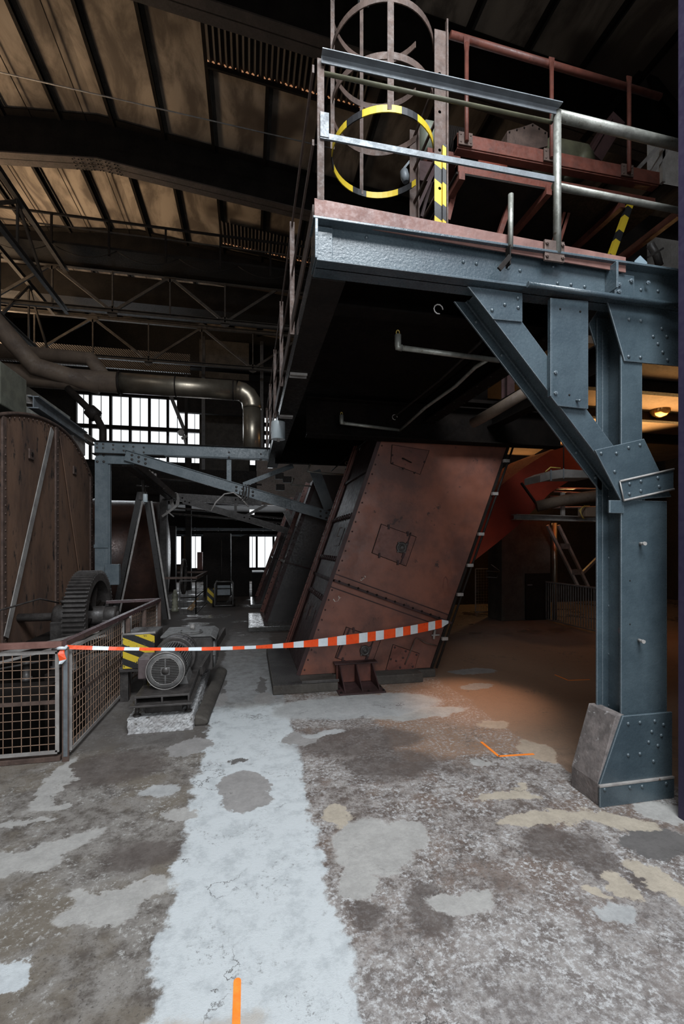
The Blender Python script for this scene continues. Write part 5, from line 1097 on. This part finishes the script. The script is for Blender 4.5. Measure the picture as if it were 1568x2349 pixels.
m = M(); c = Fz(401, 1402); m.lathe(c, (0, 0, 1), [(0, .10), (.05, .10)]+[(.08+.045*k, .06+.03*(k % 2)) for k in range(9)]+[(.55, .03)], 12); tag(m.build('ribbed_insulator', pm('pale_porcelain', (.30, .29, .22), (.2, .2, .15), 5, .3, 0, 0)), 'small ribbed pale insulator standing by the far pit rail', 'insulator')
m = M(); c = Fz(430, 1398); m.bar(c, c+V((.25, .2, .28)), .05, .02); m.bar(c+V((.1, -.2, 0)), c+V((.2, -.1, .14)), .10, .02); tag(m.build('wood_offcut', WOODP), 'pale wood offcuts lying inside the far pit rail', 'wood')
ge = thing('portable_generator', 'small black framed machine with grey panels far down the aisle', 'generator', tuple(Fz(512, 1392)))
c = Fz(513, 1393); 
m = M(); m.box(c.x-.20, c.y, .30, c.x+.20, c.y+.35, .50); m.box(c.x-.20, c.y-.0, .06, c.x+.20, c.y+.35, .14); m.build('engine_body', DARK, ge, .02)
m = M(); m.box(c.x-.17, c.y-.015, .33, c.x+.17, c.y, .49); m.box(c.x-.17, c.y-.015, .52, c.x+.17, c.y, .60); m.build('control_panel', GALV, ge, .005)
m = M()
for sx in (-.24, .24): m.path([(c.x+sx, c.y-.02, .04), (c.x+sx, c.y-.02, .62), (c.x+sx*.8, c.y-.02, .70), (c.x+sx*.8, c.y+.4, .70), (c.x+sx, c.y+.4, .62), (c.x+sx, c.y+.4, .04)], .018, 8)
for z in (.05, .70): m.tube((c.x-.22, c.y-.02, z), (c.x+.22, c.y-.02, z), .018, 8)
m.build('tube_frame', IRON2, ge)
for s in (-1, 1):
    m = M(); m.tube((c.x+s*.26, c.y+.1, .1), (c.x+s*.30, c.y+.1, .1), .10, 16); m.build('wheel', DARK, ge)
HZ2 = m_haz('hazard_far_board', (.7, 0, .7), 6.0)
m = M(); a = Fz(484, 1384); m.box(a.x-.14, a.y, .0, a.x+.13, a.y+.35, .42); tag(m.build('striped_board', HZ2, bevel=.005), 'yellow and black striped box beside the small black machine, far aisle', 'board')
m = M(); m.box(A(452, 1280, 21).x, 21, A(0, 1312, 21).z, A(464, 1280, 21).x, 21.1, A(0, 1268, 21).z); tag(m.build('window_plate', REDP), 'small red-brown plate hung at the corner of a low far window', 'plate')
# truss clutter behind gantry: brown beams and boxes
m = M(); m.box(.3, 17.3, 3.2, 5, 17.7, 5.2); tag(m.build('brown_bulkhead', pm('brown_bulkhead_plate', (.14, .10, .08), (.09, .065, .05), 2, .6)), 'brown metal bulkhead behind the gantry struts with dark openings', 'bulkhead')
m = M(); m.box(-9, 17.6, 3.2, .3, 17.9, 4.5); m.box(-9, 17.7, 3.2, 5, 21.95, 3.35); tag(m.build('balcony_front', DARK), 'dark balcony front below the upper window', 'balcony')
for k, (px, py, Y) in enumerate(((640, 1092, 14), (658, 1100, 14), (642, 1118, 14))):
    c = A(px, py, Y); m = M(); m.box(c.x-.12, Y, c.z-.08, c.x+.14, Y+.2, c.z+.10); tag(m.build('junction_box', DARK, bevel=.01), ('upper left', 'upper right', 'lower')[k]+' of three small dark junction boxes behind the gantry struts', 'box')
for k, (a, b, z) in enumerate(((705, 1082, 8.2), (668, 1112, 9.6))):
    p = A(a, b, z); m = M(); m.path([p+V((.05, 0, .14)), p, p+V((.9, .1, -.03))], .02, 8); tag(m.build('spray_pipe', PIPEG), ('galvanised pipe stub beside the wide gantry strut', 'lower galvanised pipe stub behind the gantry strut')[k], 'pipe')
for i, (a, b, lb) in enumerate((((400, 1100), (600, 1112), 'thin dark pipe high behind the gantry, just under its top beam'), ((400, 1165), (660, 1190), 'thin dark pipe running behind the rear gantry beam'), ((395, 1178), (650, 1200), 'thin dark pipe lowest above the shiny long pipes'), ((300, 1095), (470, 1105), 'thin dark pipe crossing behind the A-frame apex'))):
    m = M(); m.tube(A(*a, 16), A(*b, 16), .035, 6); tag(m.build('service_pipe', IRON), lb, 'pipe')
m = M(); m.box(A(572, 1150, 16).x, 16, A(0, 1175, 16).z, A(583, 1150, 16).x, 16.05, A(0, 1160, 16).z); tag(m.build('lit_panel', PANE), 'small glowing white panel among the dark pipes', 'lamp')
# ================================================================ UPPER RIGHT: LADDER CAGE
lc = V((1.0, 3.35, 0)); lr = .385
lad = thing('caged_ladder', 'rust-brown ladder with round safety cage, lower hoop striped yellow and black', 'ladder', (1.2, 3.35, 3.55))
HZH = None
t = NT('hazard_hoop_paint'); sx_ = t.n('ShaderNodeSeparateXYZ'); t.l(t.co, sx_.inputs[0])
an = t.math('ARCTAN2', t.math('SUBTRACT', sx_.outputs[1], lc.y-3.35), t.math('SUBTRACT', sx_.outputs[0], lc.x-1.2)); f_ = t.math('FRACT', t.math('ADD', t.math('MULTIPLY', an, 6/6.283), .12)); c_ = t.mix(t.math('GREATER_THAN', f_, .68), (.62, .44, .03), (.018, .018, .02))
HZH = t.done(c_, .5, 0)
for z, mt in ((4.67, HZH), (5.03, RUSTT), (5.42, RUSTT), (5.8, RUSTT)):
    m = M(); n = 48; a0, a1 = math.radians(28), math.radians(338)
    aa = [a0+(a1-a0)*i/n for i in range(n+1)]
    pts = [lc+V((math.cos(a)*lr, math.sin(a)*lr, z)) for a in aa]; m.ribbon(pts, (0, 0, .05), (.001, .001, 0)); 
    m = M()
    for i in range(n):
        p, q = pts[i], pts[i+1]; m.bar(p, q+(q-p)*.02, .007, .05)
    m.build('hoop', mt, lad)
for a in (180, 235, 262, 100):
    ar = math.radians(a); c = lc+V((math.cos(ar)*lr, math.sin(ar)*lr, 0)); mt = RUSTT
    if a == 235: continue
    m = M(); wd = .045 if a == 262 else .03; m.bar((c.x, c.y, 4.66), (c.x, c.y, 6.4), wd, .008, (math.cos(ar), math.sin(ar), 0) if False else (0, 1, 0)); m.build('cage_bar', mt, lad)
HZP = m_haz('hazard_post_paint', (.6, 0, 1), 3.7, off=.25, wear=.74, th=.6)
m = M(); m.ang((1.385, 3.12, 4.55), (1.385, 3.12, 5.47), -.055, .05, .006, (0, 1, 0)); m.box(1.33, 3.12, 4.55, 1.385, 3.126, 5.47); m.build('near_stile', RUSTT, lad)
m = M(); m.box(1.33, 3.12, 3.55, 1.385, 3.126, 4.55); m.box(1.385, 3.10, 3.55, 1.412, 3.16, 4.62); m.build('striped_stile', HZP, lad)
m = M(); m.bar((1.425, 3.12, 3.55), (1.425, 3.12, 5.55), .012, .03, (0, 1, 0)); m.build('thin_strip', RUSTT, lad)
m = M(); m.box(1.33, 3.64, 3.55, 1.40, 3.65, 5.2); m.box(1.39, 3.6, 3.55, 1.40, 3.65, 5.2); m.build('far_stile', RUSTT, lad)
for k in range(6):
    z = 3.75+.28*k; m = M(); m.tube((1.37, 3.12, z), (1.37, 3.64, z), .012, 8); m.build('rung', RUSTT, lad)
# motor with fins behind ladder
um = thing('finned_motor', 'pale green motor with black fins behind the striped ladder stile', 'motor', tuple(A(985, 340, 4.6)))
c = A(962, 322, 4.6); m = M(); m.lathe(c, (1, 0, 0), [(0, .02), (0, .15), (.03, .17), (.13, .17), (.13, .15)], 28); m.build('fan_cover', GREENP, um)
m = M(); m.lathe(c+V((.13, 0, 0)), (1, 0, 0), [(0, .13), (.35, .13)], 24)
for i in range(14): x = .15+.024*i; m.lathe(c+V((x, 0, 0)), (1, 0, 0), [(0, .13), (0, .165), (.008, .165), (.008, .13)], 28)
m.build('fins', DARK, um)
m = M(); m.box(c.x+.05, c.y-.1, c.z-.28, c.x+.42, c.y+.12, c.z-.15); m.build('mount', REDP, um)
m = M(); c = A(925, 388, 4.4); m.lathe(c, (.2, 0, -1), [(0, .02), (.02, .04), (.08, .045), (.13, .03)], 14); m.bar(c, c+V((.12, 0, .16)), .02, .02); tag(m.build('small_lamp', GALV), 'small shiny lamp head beside the far ladder stile', 'lamp')
# upper gallery channel & railing
UY = 4.0
ug = thing('conveyor_gallery', 'rust-red channel frame of the conveyor above the platform', 'conveyor', (2.6, UY, 5))
p, q = A(1048, 322, UY), A(1600, 430, UY); zz = p.z
m = M(); m.ch((p.x, UY, zz), (4.2, UY, zz), .15, -.08, .012); m.build('side_channel', REDP, ug, .002)
m = M(); m.ch((p.x+.03, UY+.05, zz-.22), (4.2, UY+.05, zz-.22), .12, -.06, .01); m.build('lower_channel', REDP, ug, .002)
m = M(); m.box(p.x, UY+.02, zz-.3, 4.2, UY+1.6, zz-.28); m.build('pan_plate', DARK, ug)
for xx in (p.x+.02, p.x+.95, p.x+1.8, p.x+2.5):
    m = M(); m.box(xx, UY+.0, zz-.36, xx+.06, UY+1.6, zz-.28); m.build('cross_member', REDP, ug)
tk_ = thing('gallery_railing', 'rust-red pipe handrail on the conveyor gallery, top right', 'railing', (2.6, UY, 5.5))
a_, b_ = A(1030, 85, UY), A(1545, 240, UY)
m = M(); m.tube((a_.x, UY-.02, a_.z), (4.2, UY-.02, a_.z-.12), .032, 16); m.build('top_rail', REDP, tk_)
for k, (px, yt, yb) in enumerate(((1064, 100, 318), (1257, 150, 356), (1433, 205, 395))):
    t_, b2 = A(px, yt, UY), A(px, yb, UY); m = M(); m.tube((t_.x, UY-.05, zz-.04), (t_.x, UY-.05, a_.z-.08), .02, 14); m.prism([(t_.x-.03, UY-.055, a_.z-.02), (t_.x+.03, UY-.055, a_.z-.02), (t_.x+.02, UY-.055, a_.z-.16), (t_.x-.02, UY-.055, a_.z-.16)], (0, .01, 0)); m.build('post', REDP, tk_)
    m = M(); m.box(t_.x-.07, UY-.035, zz-.06, t_.x+.07, UY-.02, zz+.06); br_ = m.build('post_bracket', RUSTT, tk_, .002)
    rivets(br_, [(t_.x+s, UY-.035, zz+r_) for s in (-.05, .05) for r_ in (-.035, .035)], (0, -1, 0), .010, RUSTT, 'bolt')
# inclined struts of the conveyor
st = thing('conveyor_trestle', 'rust-brown leaning angle struts under the conveyor gallery', 'trestle', (2.2, 4.6, 3.55))
for a, b in (((1052, 378), (1022, 500)), ((1190, 392), (1138, 545)), ((1310, 430), (1262, 575)), ((1312, 440), (1275, 560))):
    m = M(); m.ang(A(*a, 4.25), A(*b, 4.25), .05, .05, .006, (0, 1, 0)); m.build('strut', REDP, st)
for x_, y_ in ((1.9, 5.2), (2.5, 5.2), (3.2, 5.2)):
    m = M(); m.ib((x_, y_, 3.55), (x_, y_, 4.4), .14, .1, .01, .008, (0, 1, 0)); m.build('short_column', RUSTD, st)
m = M(); m.ib((1.5, 5.2, 4.45), (4, 5.2, 4.45), .12, .1); m.ib((1.5, 5.9, 4.6), (4, 5.9, 4.6), .12, .1); m.build('cross_beam', RUSTD, st)
m = M(); m.bar(A(1000, 380, 4.3), A(948, 500, 4.3), .05, .03); m.bar(A(990, 410, 4.4), A(965, 500, 4.4), .05, .03); m.bar(A(960, 395, 4.4), A(1000, 400, 4.4), .05, .2); m.build('knee_strut', RUSTD, st)
# striped leaning strut at right
a, b = A(1445, 455, 4.0), A(1398, 585, 4.0)
m = M(); m.ang(a, b, .06, .05, .006, (0, 1, 0)); tag(m.build('striped_strut', m_haz('hazard_strut_paint', (.5, 0, 1), 3.2, off=.1, th=.62)), 'yellow and black striped leaning strut at the right of the platform', 'strut')
# machine on gallery
gm = thing('gallery_machine', 'olive rounded machine drum on the conveyor gallery', 'machine', tuple(A(1290, 375, 4.8)))
c = A(1290, 372, 4.8); m = M(); m.lathe(c+V((-.32, 0, 0)), (1, 0, 0), [(0, .0), (0, .14), (.08, .20), (.5, .20), (.62, .16), (.66, .05)], 28); m.build('drum', DRUMG, gm)
m = M(); m.lathe(c+V((.05, -.1, -.05)), (1, .2, -.3), [(0, .0), (0, .17), (.05, .19), (.2, .15), (.24, .0)], 24); m.build('end_cap', DRUMG, gm)
g_ = thing('flanged_cover', 'plum-coloured bolted six-sided cover plate on the gallery', 'cover', tuple(A(1210, 330, 4.5)))
m = M(); m.prism([A(x, y, 4.5) for x, y in ((1163, 300), (1200, 290), (1222, 282), (1256, 303), (1256, 335), (1215, 345), (1163, 330))], (0, .3, 0)); m.build('cover', RUSTT, g_, .004)
rrow(g_, [A(x, y, 4.495) for x, y in ((1168, 303), (1185, 298), (1202, 293), (1221, 287), (1236, 295), (1250, 305))], (0, -1, 0), .01, DARK)
m = M(); m.box(A(1097, 300, 4.7).x, 4.7, A(0, 320, 4.7).z+.42, A(1163, 300, 4.7).x, 5.1, A(0, 283, 4.7).z+.48)
tag(m.build('red_box', pm('dull_red_box_paint', (.24, .05, .025), (.17, .038, .02), 5, .6)), 'dull red sheet box beside the plum cover on the gallery', 'box')
m = M(); m.bar(A(1405, 285, 4.9), A(1352, 372, 4.9), .20, .20, (0, 1, 0)); m.bar(A(1390, 285, 4.88), A(1340, 370, 4.88), .02, .22, (0, 1, 0)); tag(m.build('inclined_chute', RUSTD), 'dark inclined square chute behind the round pipe rail', 'chute')
m = M(); m.bar(A(1520, 325, 4.6), A(1450, 400, 4.6), .06, .04); m.bar(A(1532, 335, 4.7), A(1485, 410, 4.7), .05, .05); m.bar(A(1518, 325, 4.7), A(1518, 420, 4.7), .04, .05, (0, 1, 0)); tag(m.build('knee_brace', STEELL), 'pale knee brace next to the white mesh, top right', 'brace')
MESHW = pm('white_sheet_mesh', (.50, .47, .44), (.38, .35, .32), 6, .6)
for k, (ya, yb, xl) in enumerate(((330, 425, 1490), (545, 620, 1495))):
    a, b = A(1500, ya, 5.6), A(1545, yb, 5.6); m = M(); x0, x1 = a.x-.12, a.x+.8
    n = 30
    for i in range(n+1):
        z = b.z+(a.z-b.z)*i/n; m.bar((x0, 5.6, z), (x1, 5.6, z), .004, .014)
    for i in range(40): x = x0+(x1-x0)*i/39; m.bar((x, 5.6, b.z), (x, 5.6, a.z), .006, .004, (0, 1, 0))
    tag(m.build('white_mesh_panel', MESHW), ('white mesh panel at the right edge above the conveyor', 'white mesh panel behind the beam end at the right edge')[k], 'mesh')
m = M(); m.prism([A(x, y, 6.36) for x, y in ((1458, 640), (1458, 596), (1468, 586), (1488, 606), (1488, 622), (1478, 642))], (0, .03, 0)); pb = m.build('blue_window', PANEB); tag(pb, 'small pale blue lit opening above the beam end at right', 'window')
m = M(); m.path([A(1490, 560, 3.3), A(1505, 585, 3.3), A(1512, 610, 3.3)], .03, 12); m.bar(A(1485, 590, 3.2), A(1520, 570, 3.2), .015, .015); tag(m.build('rail_socket', IRON), 'dark bent pipe fitting above the beam end at right', 'fitting')
m = M(); m.box(A(1503, 600, 2.7).x, 2.7, ZP1, 3.0, 2.72, ZP1+.10); tag(m.build('end_cover_plate', OLIVE, bevel=.003), 'pale olive cover plate on the beam end at right', 'plate')
sg = M(); q = A(832, 12, 7.8); sg.box(q.x-.10, 7.75, q.z-.04, q.x+.10, 7.78, q.z+.04); tag(sg.build('label_plate', WHITEL), 'tiny white label plate high on the near roof girder', 'plate')
# bracing under the roof, right
for k, (a, b) in enumerate((((1400, 60), (1560, 260)), ((1560, 60), (1330, 330)))):
    m = M(); m.bar(A(*a, 7.6), A(*b, 7.6), .08, .12); tag(m.build('roof_brace', DARKG), ('dark roof brace falling right in the top right corner', 'dark roof brace falling left in the top right corner')[k], 'brace')
# ================================================================ RIGHT INTERIOR
# red curved duct
rd = thing('curved_duct', 'bright red curved duct rising right behind the leaning chute', 'duct', tuple(A(1150, 1230, 8)))
DY = 7.6
lo_ = [(1060, 1312), (1085, 1288), (1140, 1245), (1190, 1203), (1225, 1168), (1262, 1130), (1310, 1100), (1390, 1075)]
hi_ = [(1040, 1240), (1062, 1205), (1095, 1168), (1130, 1130), (1165, 1100), (1205, 1070), (1260, 1035), (1390, 985)]
m = M(); n = len(lo_)
vs = [A(x, y, DY) for x, y in lo_]+[A(x, y, DY) for x, y in hi_]; vs += [p+V((0, 1.3, 0)) for p in vs]
fs = []
for i in range(n-1): fs += [[i, i+1, n+i+1, n+i], [2*n+i, 3*n+i, 3*n+i+1, 2*n+i+1], [i, 2*n+i, 2*n+i+1, i+1], [n+i, n+i+1, 3*n+i+1, 3*n+i]]
m.add(vs, fs); m.build('duct_shell', DUCTRED, rd)
m = M(); a, b = A(1195, 1108, DY-.02), A(1232, 1160, DY-.02); m.bar(a, b, .03, .05, (0, 1, 0)); m.build('joint_flange', DARK, rd)
m = M(); m.path([A(1230, 1162, 7.5), A(1290, 1148, 7.3), A(1345, 1140, 7.1), A(1420, 1132, 6.9)], .10, 20); tag(m.build('lagged_pipe', DUSTP), 'brown round pipe running right from the red duct joint', 'pipe')
# lamp tray
lt = thing('tray_lamp', 'grey flat tray lamp hanging between the brace and the red duct', 'lamp', tuple(A(1290, 1095, 5.2)))
m = M(); m.prism([A(x, y, 5.2) for x, y in ((1239, 1090), (1263, 1080), (1292, 1076), (1360, 1080), (1360, 1096), (1292, 1096), (1262, 1100), (1239, 1106))], (0, .35, 0)); m.build('tray', pm('lamp_tray_grey', (.20, .185, .175), (.14, .13, .12), 5, .5), lt, .004)
m = M(); m.bar(A(1263, 1078, 5.19), A(1263, 1103, 5.19), .02, .01, (0, 1, 0)); m.build('clip', GALV, lt); m = M(); m.bar(A(1292, 1074, 5.19), A(1292, 1098, 5.19), .01, .01, (0, 1, 0)); m.build('clip', GALV, lt)
m = M(); m.path([A(1250, 1082, 5.25), A(1262, 1072, 5.25), A(1285, 1074, 5.25)], .008, 6); m.build('cable', BRASS, lt)
m = M(); c = A(1292, 1080, 5.3); m.tube(c, (c.x, c.y, 3.5), .008, 6); m.build('hanger_rod', DARK, lt)
# warm lit ceiling behind and beams
m = M(); m.box(3.9, 5.2, 4.35, 12.8, 14, 4.45); tag(m.build('gallery_ceiling', WALLB), 'warm lit brown gallery ceiling seen behind the column', 'ceiling panel')
for k, (y, x0, x1, z) in enumerate(((6.2, 3.9, 12, 4.25), (7.6, 3.9, 12, 4.25), (9.2, 3.9, 12, 4.25))):
    m = M(); m.ib((x0, y, z), (x1, y, z), .2, .14); tag(m.build('ceiling_joist', DARK), ('nearest', 'middle', 'farthest')[k]+' dark joist across the warm lit gallery ceiling', 'beam')
gr_ = thing('yellow_lit_beam', 'beam with upright catching orange light above the dark staircase', 'beam', tuple(A(1290, 1190, 7.4)))
p, q = A(1178, 1186, 7.4), A(1380, 1192, 7.4); m = M(); m.ib(p, q, .10, .16); m.build('beam', STEELL, gr_)
m = M(); m.bar(A(1290, 1188, 7.4), A(1290, 1130, 7.4), .07, .04, (0, 1, 0)); m.build('upright', STEELL, gr_)
for a, b in (((1215, 1165), (1380, 1163)), ((1250, 1120), (1390, 1122)), ((1260, 1140), (1390, 1137)), ((1270, 1128), (1350, 1132))):
    m = M(); m.tube(A(*a, 8.2), A(*b, 8.2), .02, 8); m.build('tie_pipe', STEELL, gr_)
tb_ = thing('wired_terminal_box', 'brown terminal box with loose yellow wires near the column', 'box', tuple(A(1360, 1190, 6.9)))
m = M(); c = A(1352, 1176, 6.9); m.box(c.x-.08, 6.9, c.z-.07, c.x+.2, 7.1, c.z+.10); m.build('box', WALLB, tb_, .01)
m = M()
for k in range(5): m.path([A(1352-3*k, 1160, 6.88), A(1335-2*k, 1163+2*k, 6.85), A(1330+k, 1175+2*k, 6.85), A(1336+k, 1190, 6.85)], .005, 5)
m.build('loose_wire', BRASS, tb_)
# sodium bulb lamp
sl2 = thing('globe_lamp', 'glowing orange glass globe lamp between the column and the right edge', 'lamp', tuple(A(1512, 955, 7.5)))
GLB = NT('amber_glass_globe'); GLB = GLB.done((.75, .42, .16), .12, .9)
c = A(1512, 932, 7.5); m = M(); m.lathe(c+V((0, 0, -.22)), (0, 0, 1), [(0, .03), (.03, .12), (.10, .18), (.2, .2), (.3, .18), (.38, .12), (.44, .06), (.5, .05)], 28); m.build('globe', GLB, sl2)
m = M(); m.tube(c+V((0, 0, .25)), c+V((0, 0, .5)), .05, 12); m.build('neck', DARK, sl2)
gl2 = thing('sodium_lamp', 'small bright orange lamp hanging deep in the right hall', 'lamp', (6.0, 8.3, 3.5))
M().tube((6.0, 8.3, 3.6), (6.0, 8.3, 4.36), .01, 8).build('stem', DARK, gl2)
M().lathe((6.0, 8.3, 3.52), (0, 0, 1), [(0, .25), (.05, .24), (.15, .08), (.2, .06)], 20).build('shade', DARK, gl2)
# floor level right: back wall, cabinets, stairs, railing
BY = 10.6
m = M(); m.box(2.6, BY+1.4, 0, 12.8, BY+1.6, 3.9); tag(m.build('partition', WALLM), 'dark partition wall at the back of the right hall', 'wall')
cb = thing('control_cabinet', 'tall dark steel cabinet with a door handle at the back of the right hall', 'cabinet', tuple(Fz(1230, 1420)))
c = Fz(1205, 1423); x0, x1 = A(1150, 1300, c.y).x, A(1262, 1300, c.y).x
m = M(); m.box(x0, c.y, 0, x1, c.y+.6, 2.3); m.build('body', CONCD, cb, .01)
m = M(); xm = A(1203, 1300, c.y).x; m.box(xm, c.y-.04, .02, x1-.02, c.y, 1.06); dr = m.build('door', DARK, cb, .005)
m = M(); p = A(1215, 1342, c.y-.06); m.box(p.x-.06, p.y, p.z-.01, p.x+.06, p.y+.02, p.z+.01); m.build('handle', GALV, dr)
m = M(); p = A(1268, 1320, c.y); m.tube((p.x, c.y-.05, 0), (p.x, c.y-.05, 2.2), .06, 12); tag(m.build('lagged_riser', SHINY), 'worn pale vertical pipe behind the railing in the right hall', 'pipe')
rl = thing('bar_railing', 'dark vertical-bar railing at the back of the right hall', 'railing', tuple(Fz(1310, 1430)))
p, q = Fz(1252, 1426), Fz(1395, 1462); 
L = (q-p).length; n = int(L/.07)
for i in range(min(n, 60)):
    a = lerp(p, q, i/n); m = M(); m.bar((a.x, a.y, .08), (a.x, a.y, .86), .014, .014, (0, 1, 0)); m.build('bar', IRON2, rl)
m = M(); m.bar((p.x, p.y, .88), (q.x, q.y, .88), .04, .03); m.bar((p.x, p.y, .06), (q.x, q.y, .06), .03, .02); m.build('rail', IRON2, rl)
sa = thing('steep_stair', 'steep dark lattice stair brace behind the railing in the right hall', 'stair', tuple(A(1320, 1340, 8.6)))
for a, b in (((1255, 1205), (1325, 1345)), ((1280, 1205), (1348, 1345))):
    m = M(); m.bar(A(*a, 8.8), A(*b, 8.8), .05, .06, (0, 1, 0)); m.build('stringer', STEELL, sa)
for a in ((1292, 1253), (1318, 1312)):
    m = M(); c = A(a[0], a[1], 8.8); m.box(c.x-.09, 8.76, c.z-.06, c.x+.13, 8.8, c.z+.06); m.build('tread_plate', IRON2, sa)
m = M(); m.bar(A(1330, 1320, 8.9), A(1370, 1280, 8.9), .06, .06); m.build('cross_strut', IRON2, sa)
mg = thing('mesh_gate', 'dark mesh gate panel faintly lit behind the chute edge', 'gate', tuple(Fz(1120, 1405)))
c = Fz(1120, 1404); x0, x1 = A(1090, 1300, c.y).x, A(1146, 1300, c.y).x
mesh_panel(mg, (x0, c.y), (x1, c.y), .01, 1.1, step=.07, mt=STEELL, fm=IRON)
wf = thing('wire_basket', 'small white wire rack on the dark wall left of the cabinet', 'rack', tuple(A(1128, 1322, 9.2)))
m = M(); m.path([A(1115, 1310, 9.2), A(1144, 1312, 9.2), A(1139, 1325, 9.2), A(1115, 1324, 9.2)], .010, 6, closed=True); m.path([A(1126, 1295, 9.2), A(1145, 1309, 9.2)], .009, 6); m.build('wire_frame', GALV, wf)
# ================================================================ FLOOR MARKINGS (paint)
def mark(pts, w_, lab, z=.0025):
    m = M(); m.ribbon([V((p.x, p.y, .001)) for p in pts], w_, (0, 0, z)); return tag(m.build('floor_mark', ORANGE), lab, 'marking')
p = Fz(544, 2252); r_ = .0145
m = M(); m.prism([(p.x-r_, .9, .0005), (p.x+r_, .9, .0005)]+[(p.x+r_*math.cos(a), p.y+r_*1.0*math.sin(a), .0005) for a in [i*PI/8 for i in range(9)]], (0, 0, .002))
tag(m.build('floor_mark', ORANGE), 'thick orange painted stripe with rounded end at the bottom of the aisle', 'marking')
def mark2(px, w_, lab):
    pts = [Fz(x, y) for x, y in px]; m = M()
    for a, b in zip(pts, pts[1:]): m.bar((a.x, a.y, .0015), (b.x, b.y, .0015), w_, .002)
    return tag(m.build('floor_mark', ORANGE), lab, 'marking')
mark2([(1103, 1702), (1143, 1735), (1224, 1730)], .024, 'orange L-shaped corner mark painted on the floor before the brown area')
mark2([(1272, 1548), (1303, 1561), (1352, 1559)], .02, 'faint orange corner mark on the dark floor left of the column')

hp_ = thing('dark_backdrop', 'added dark mass behind the conveyor gallery struts, hiding the bright roof', 'backing', (3, 7, 3.56))  # dark mass added to keep the lit roof behind out of view
m = M(); m.box(1.9, 6.4, 3.56, 3.6, 8.2, 4.5); m.build('lower_block', DARK, hp_, .01)
m = M(); m.prism([(1.9, 6.4, 4.5), (7.5, 6.4, 4.5), (7.5, 6.4, 7.2), (4.6, 6.4, 7.2), (2.1, 6.4, 5.4)], (0, 1.8, 0)); m.build('body', DARK, hp_, .01)
cnt = {}
for o in C.objects:
    if 'label' in o and o.parent is None: cnt.setdefault(o.name.split('.')[0], []).append(o)
for nm, os_ in cnt.items():
    if len(os_) > 1:
        for o in os_:
            if 'group' not in o: o['group'] = nm.replace('_', ' ')+' set'
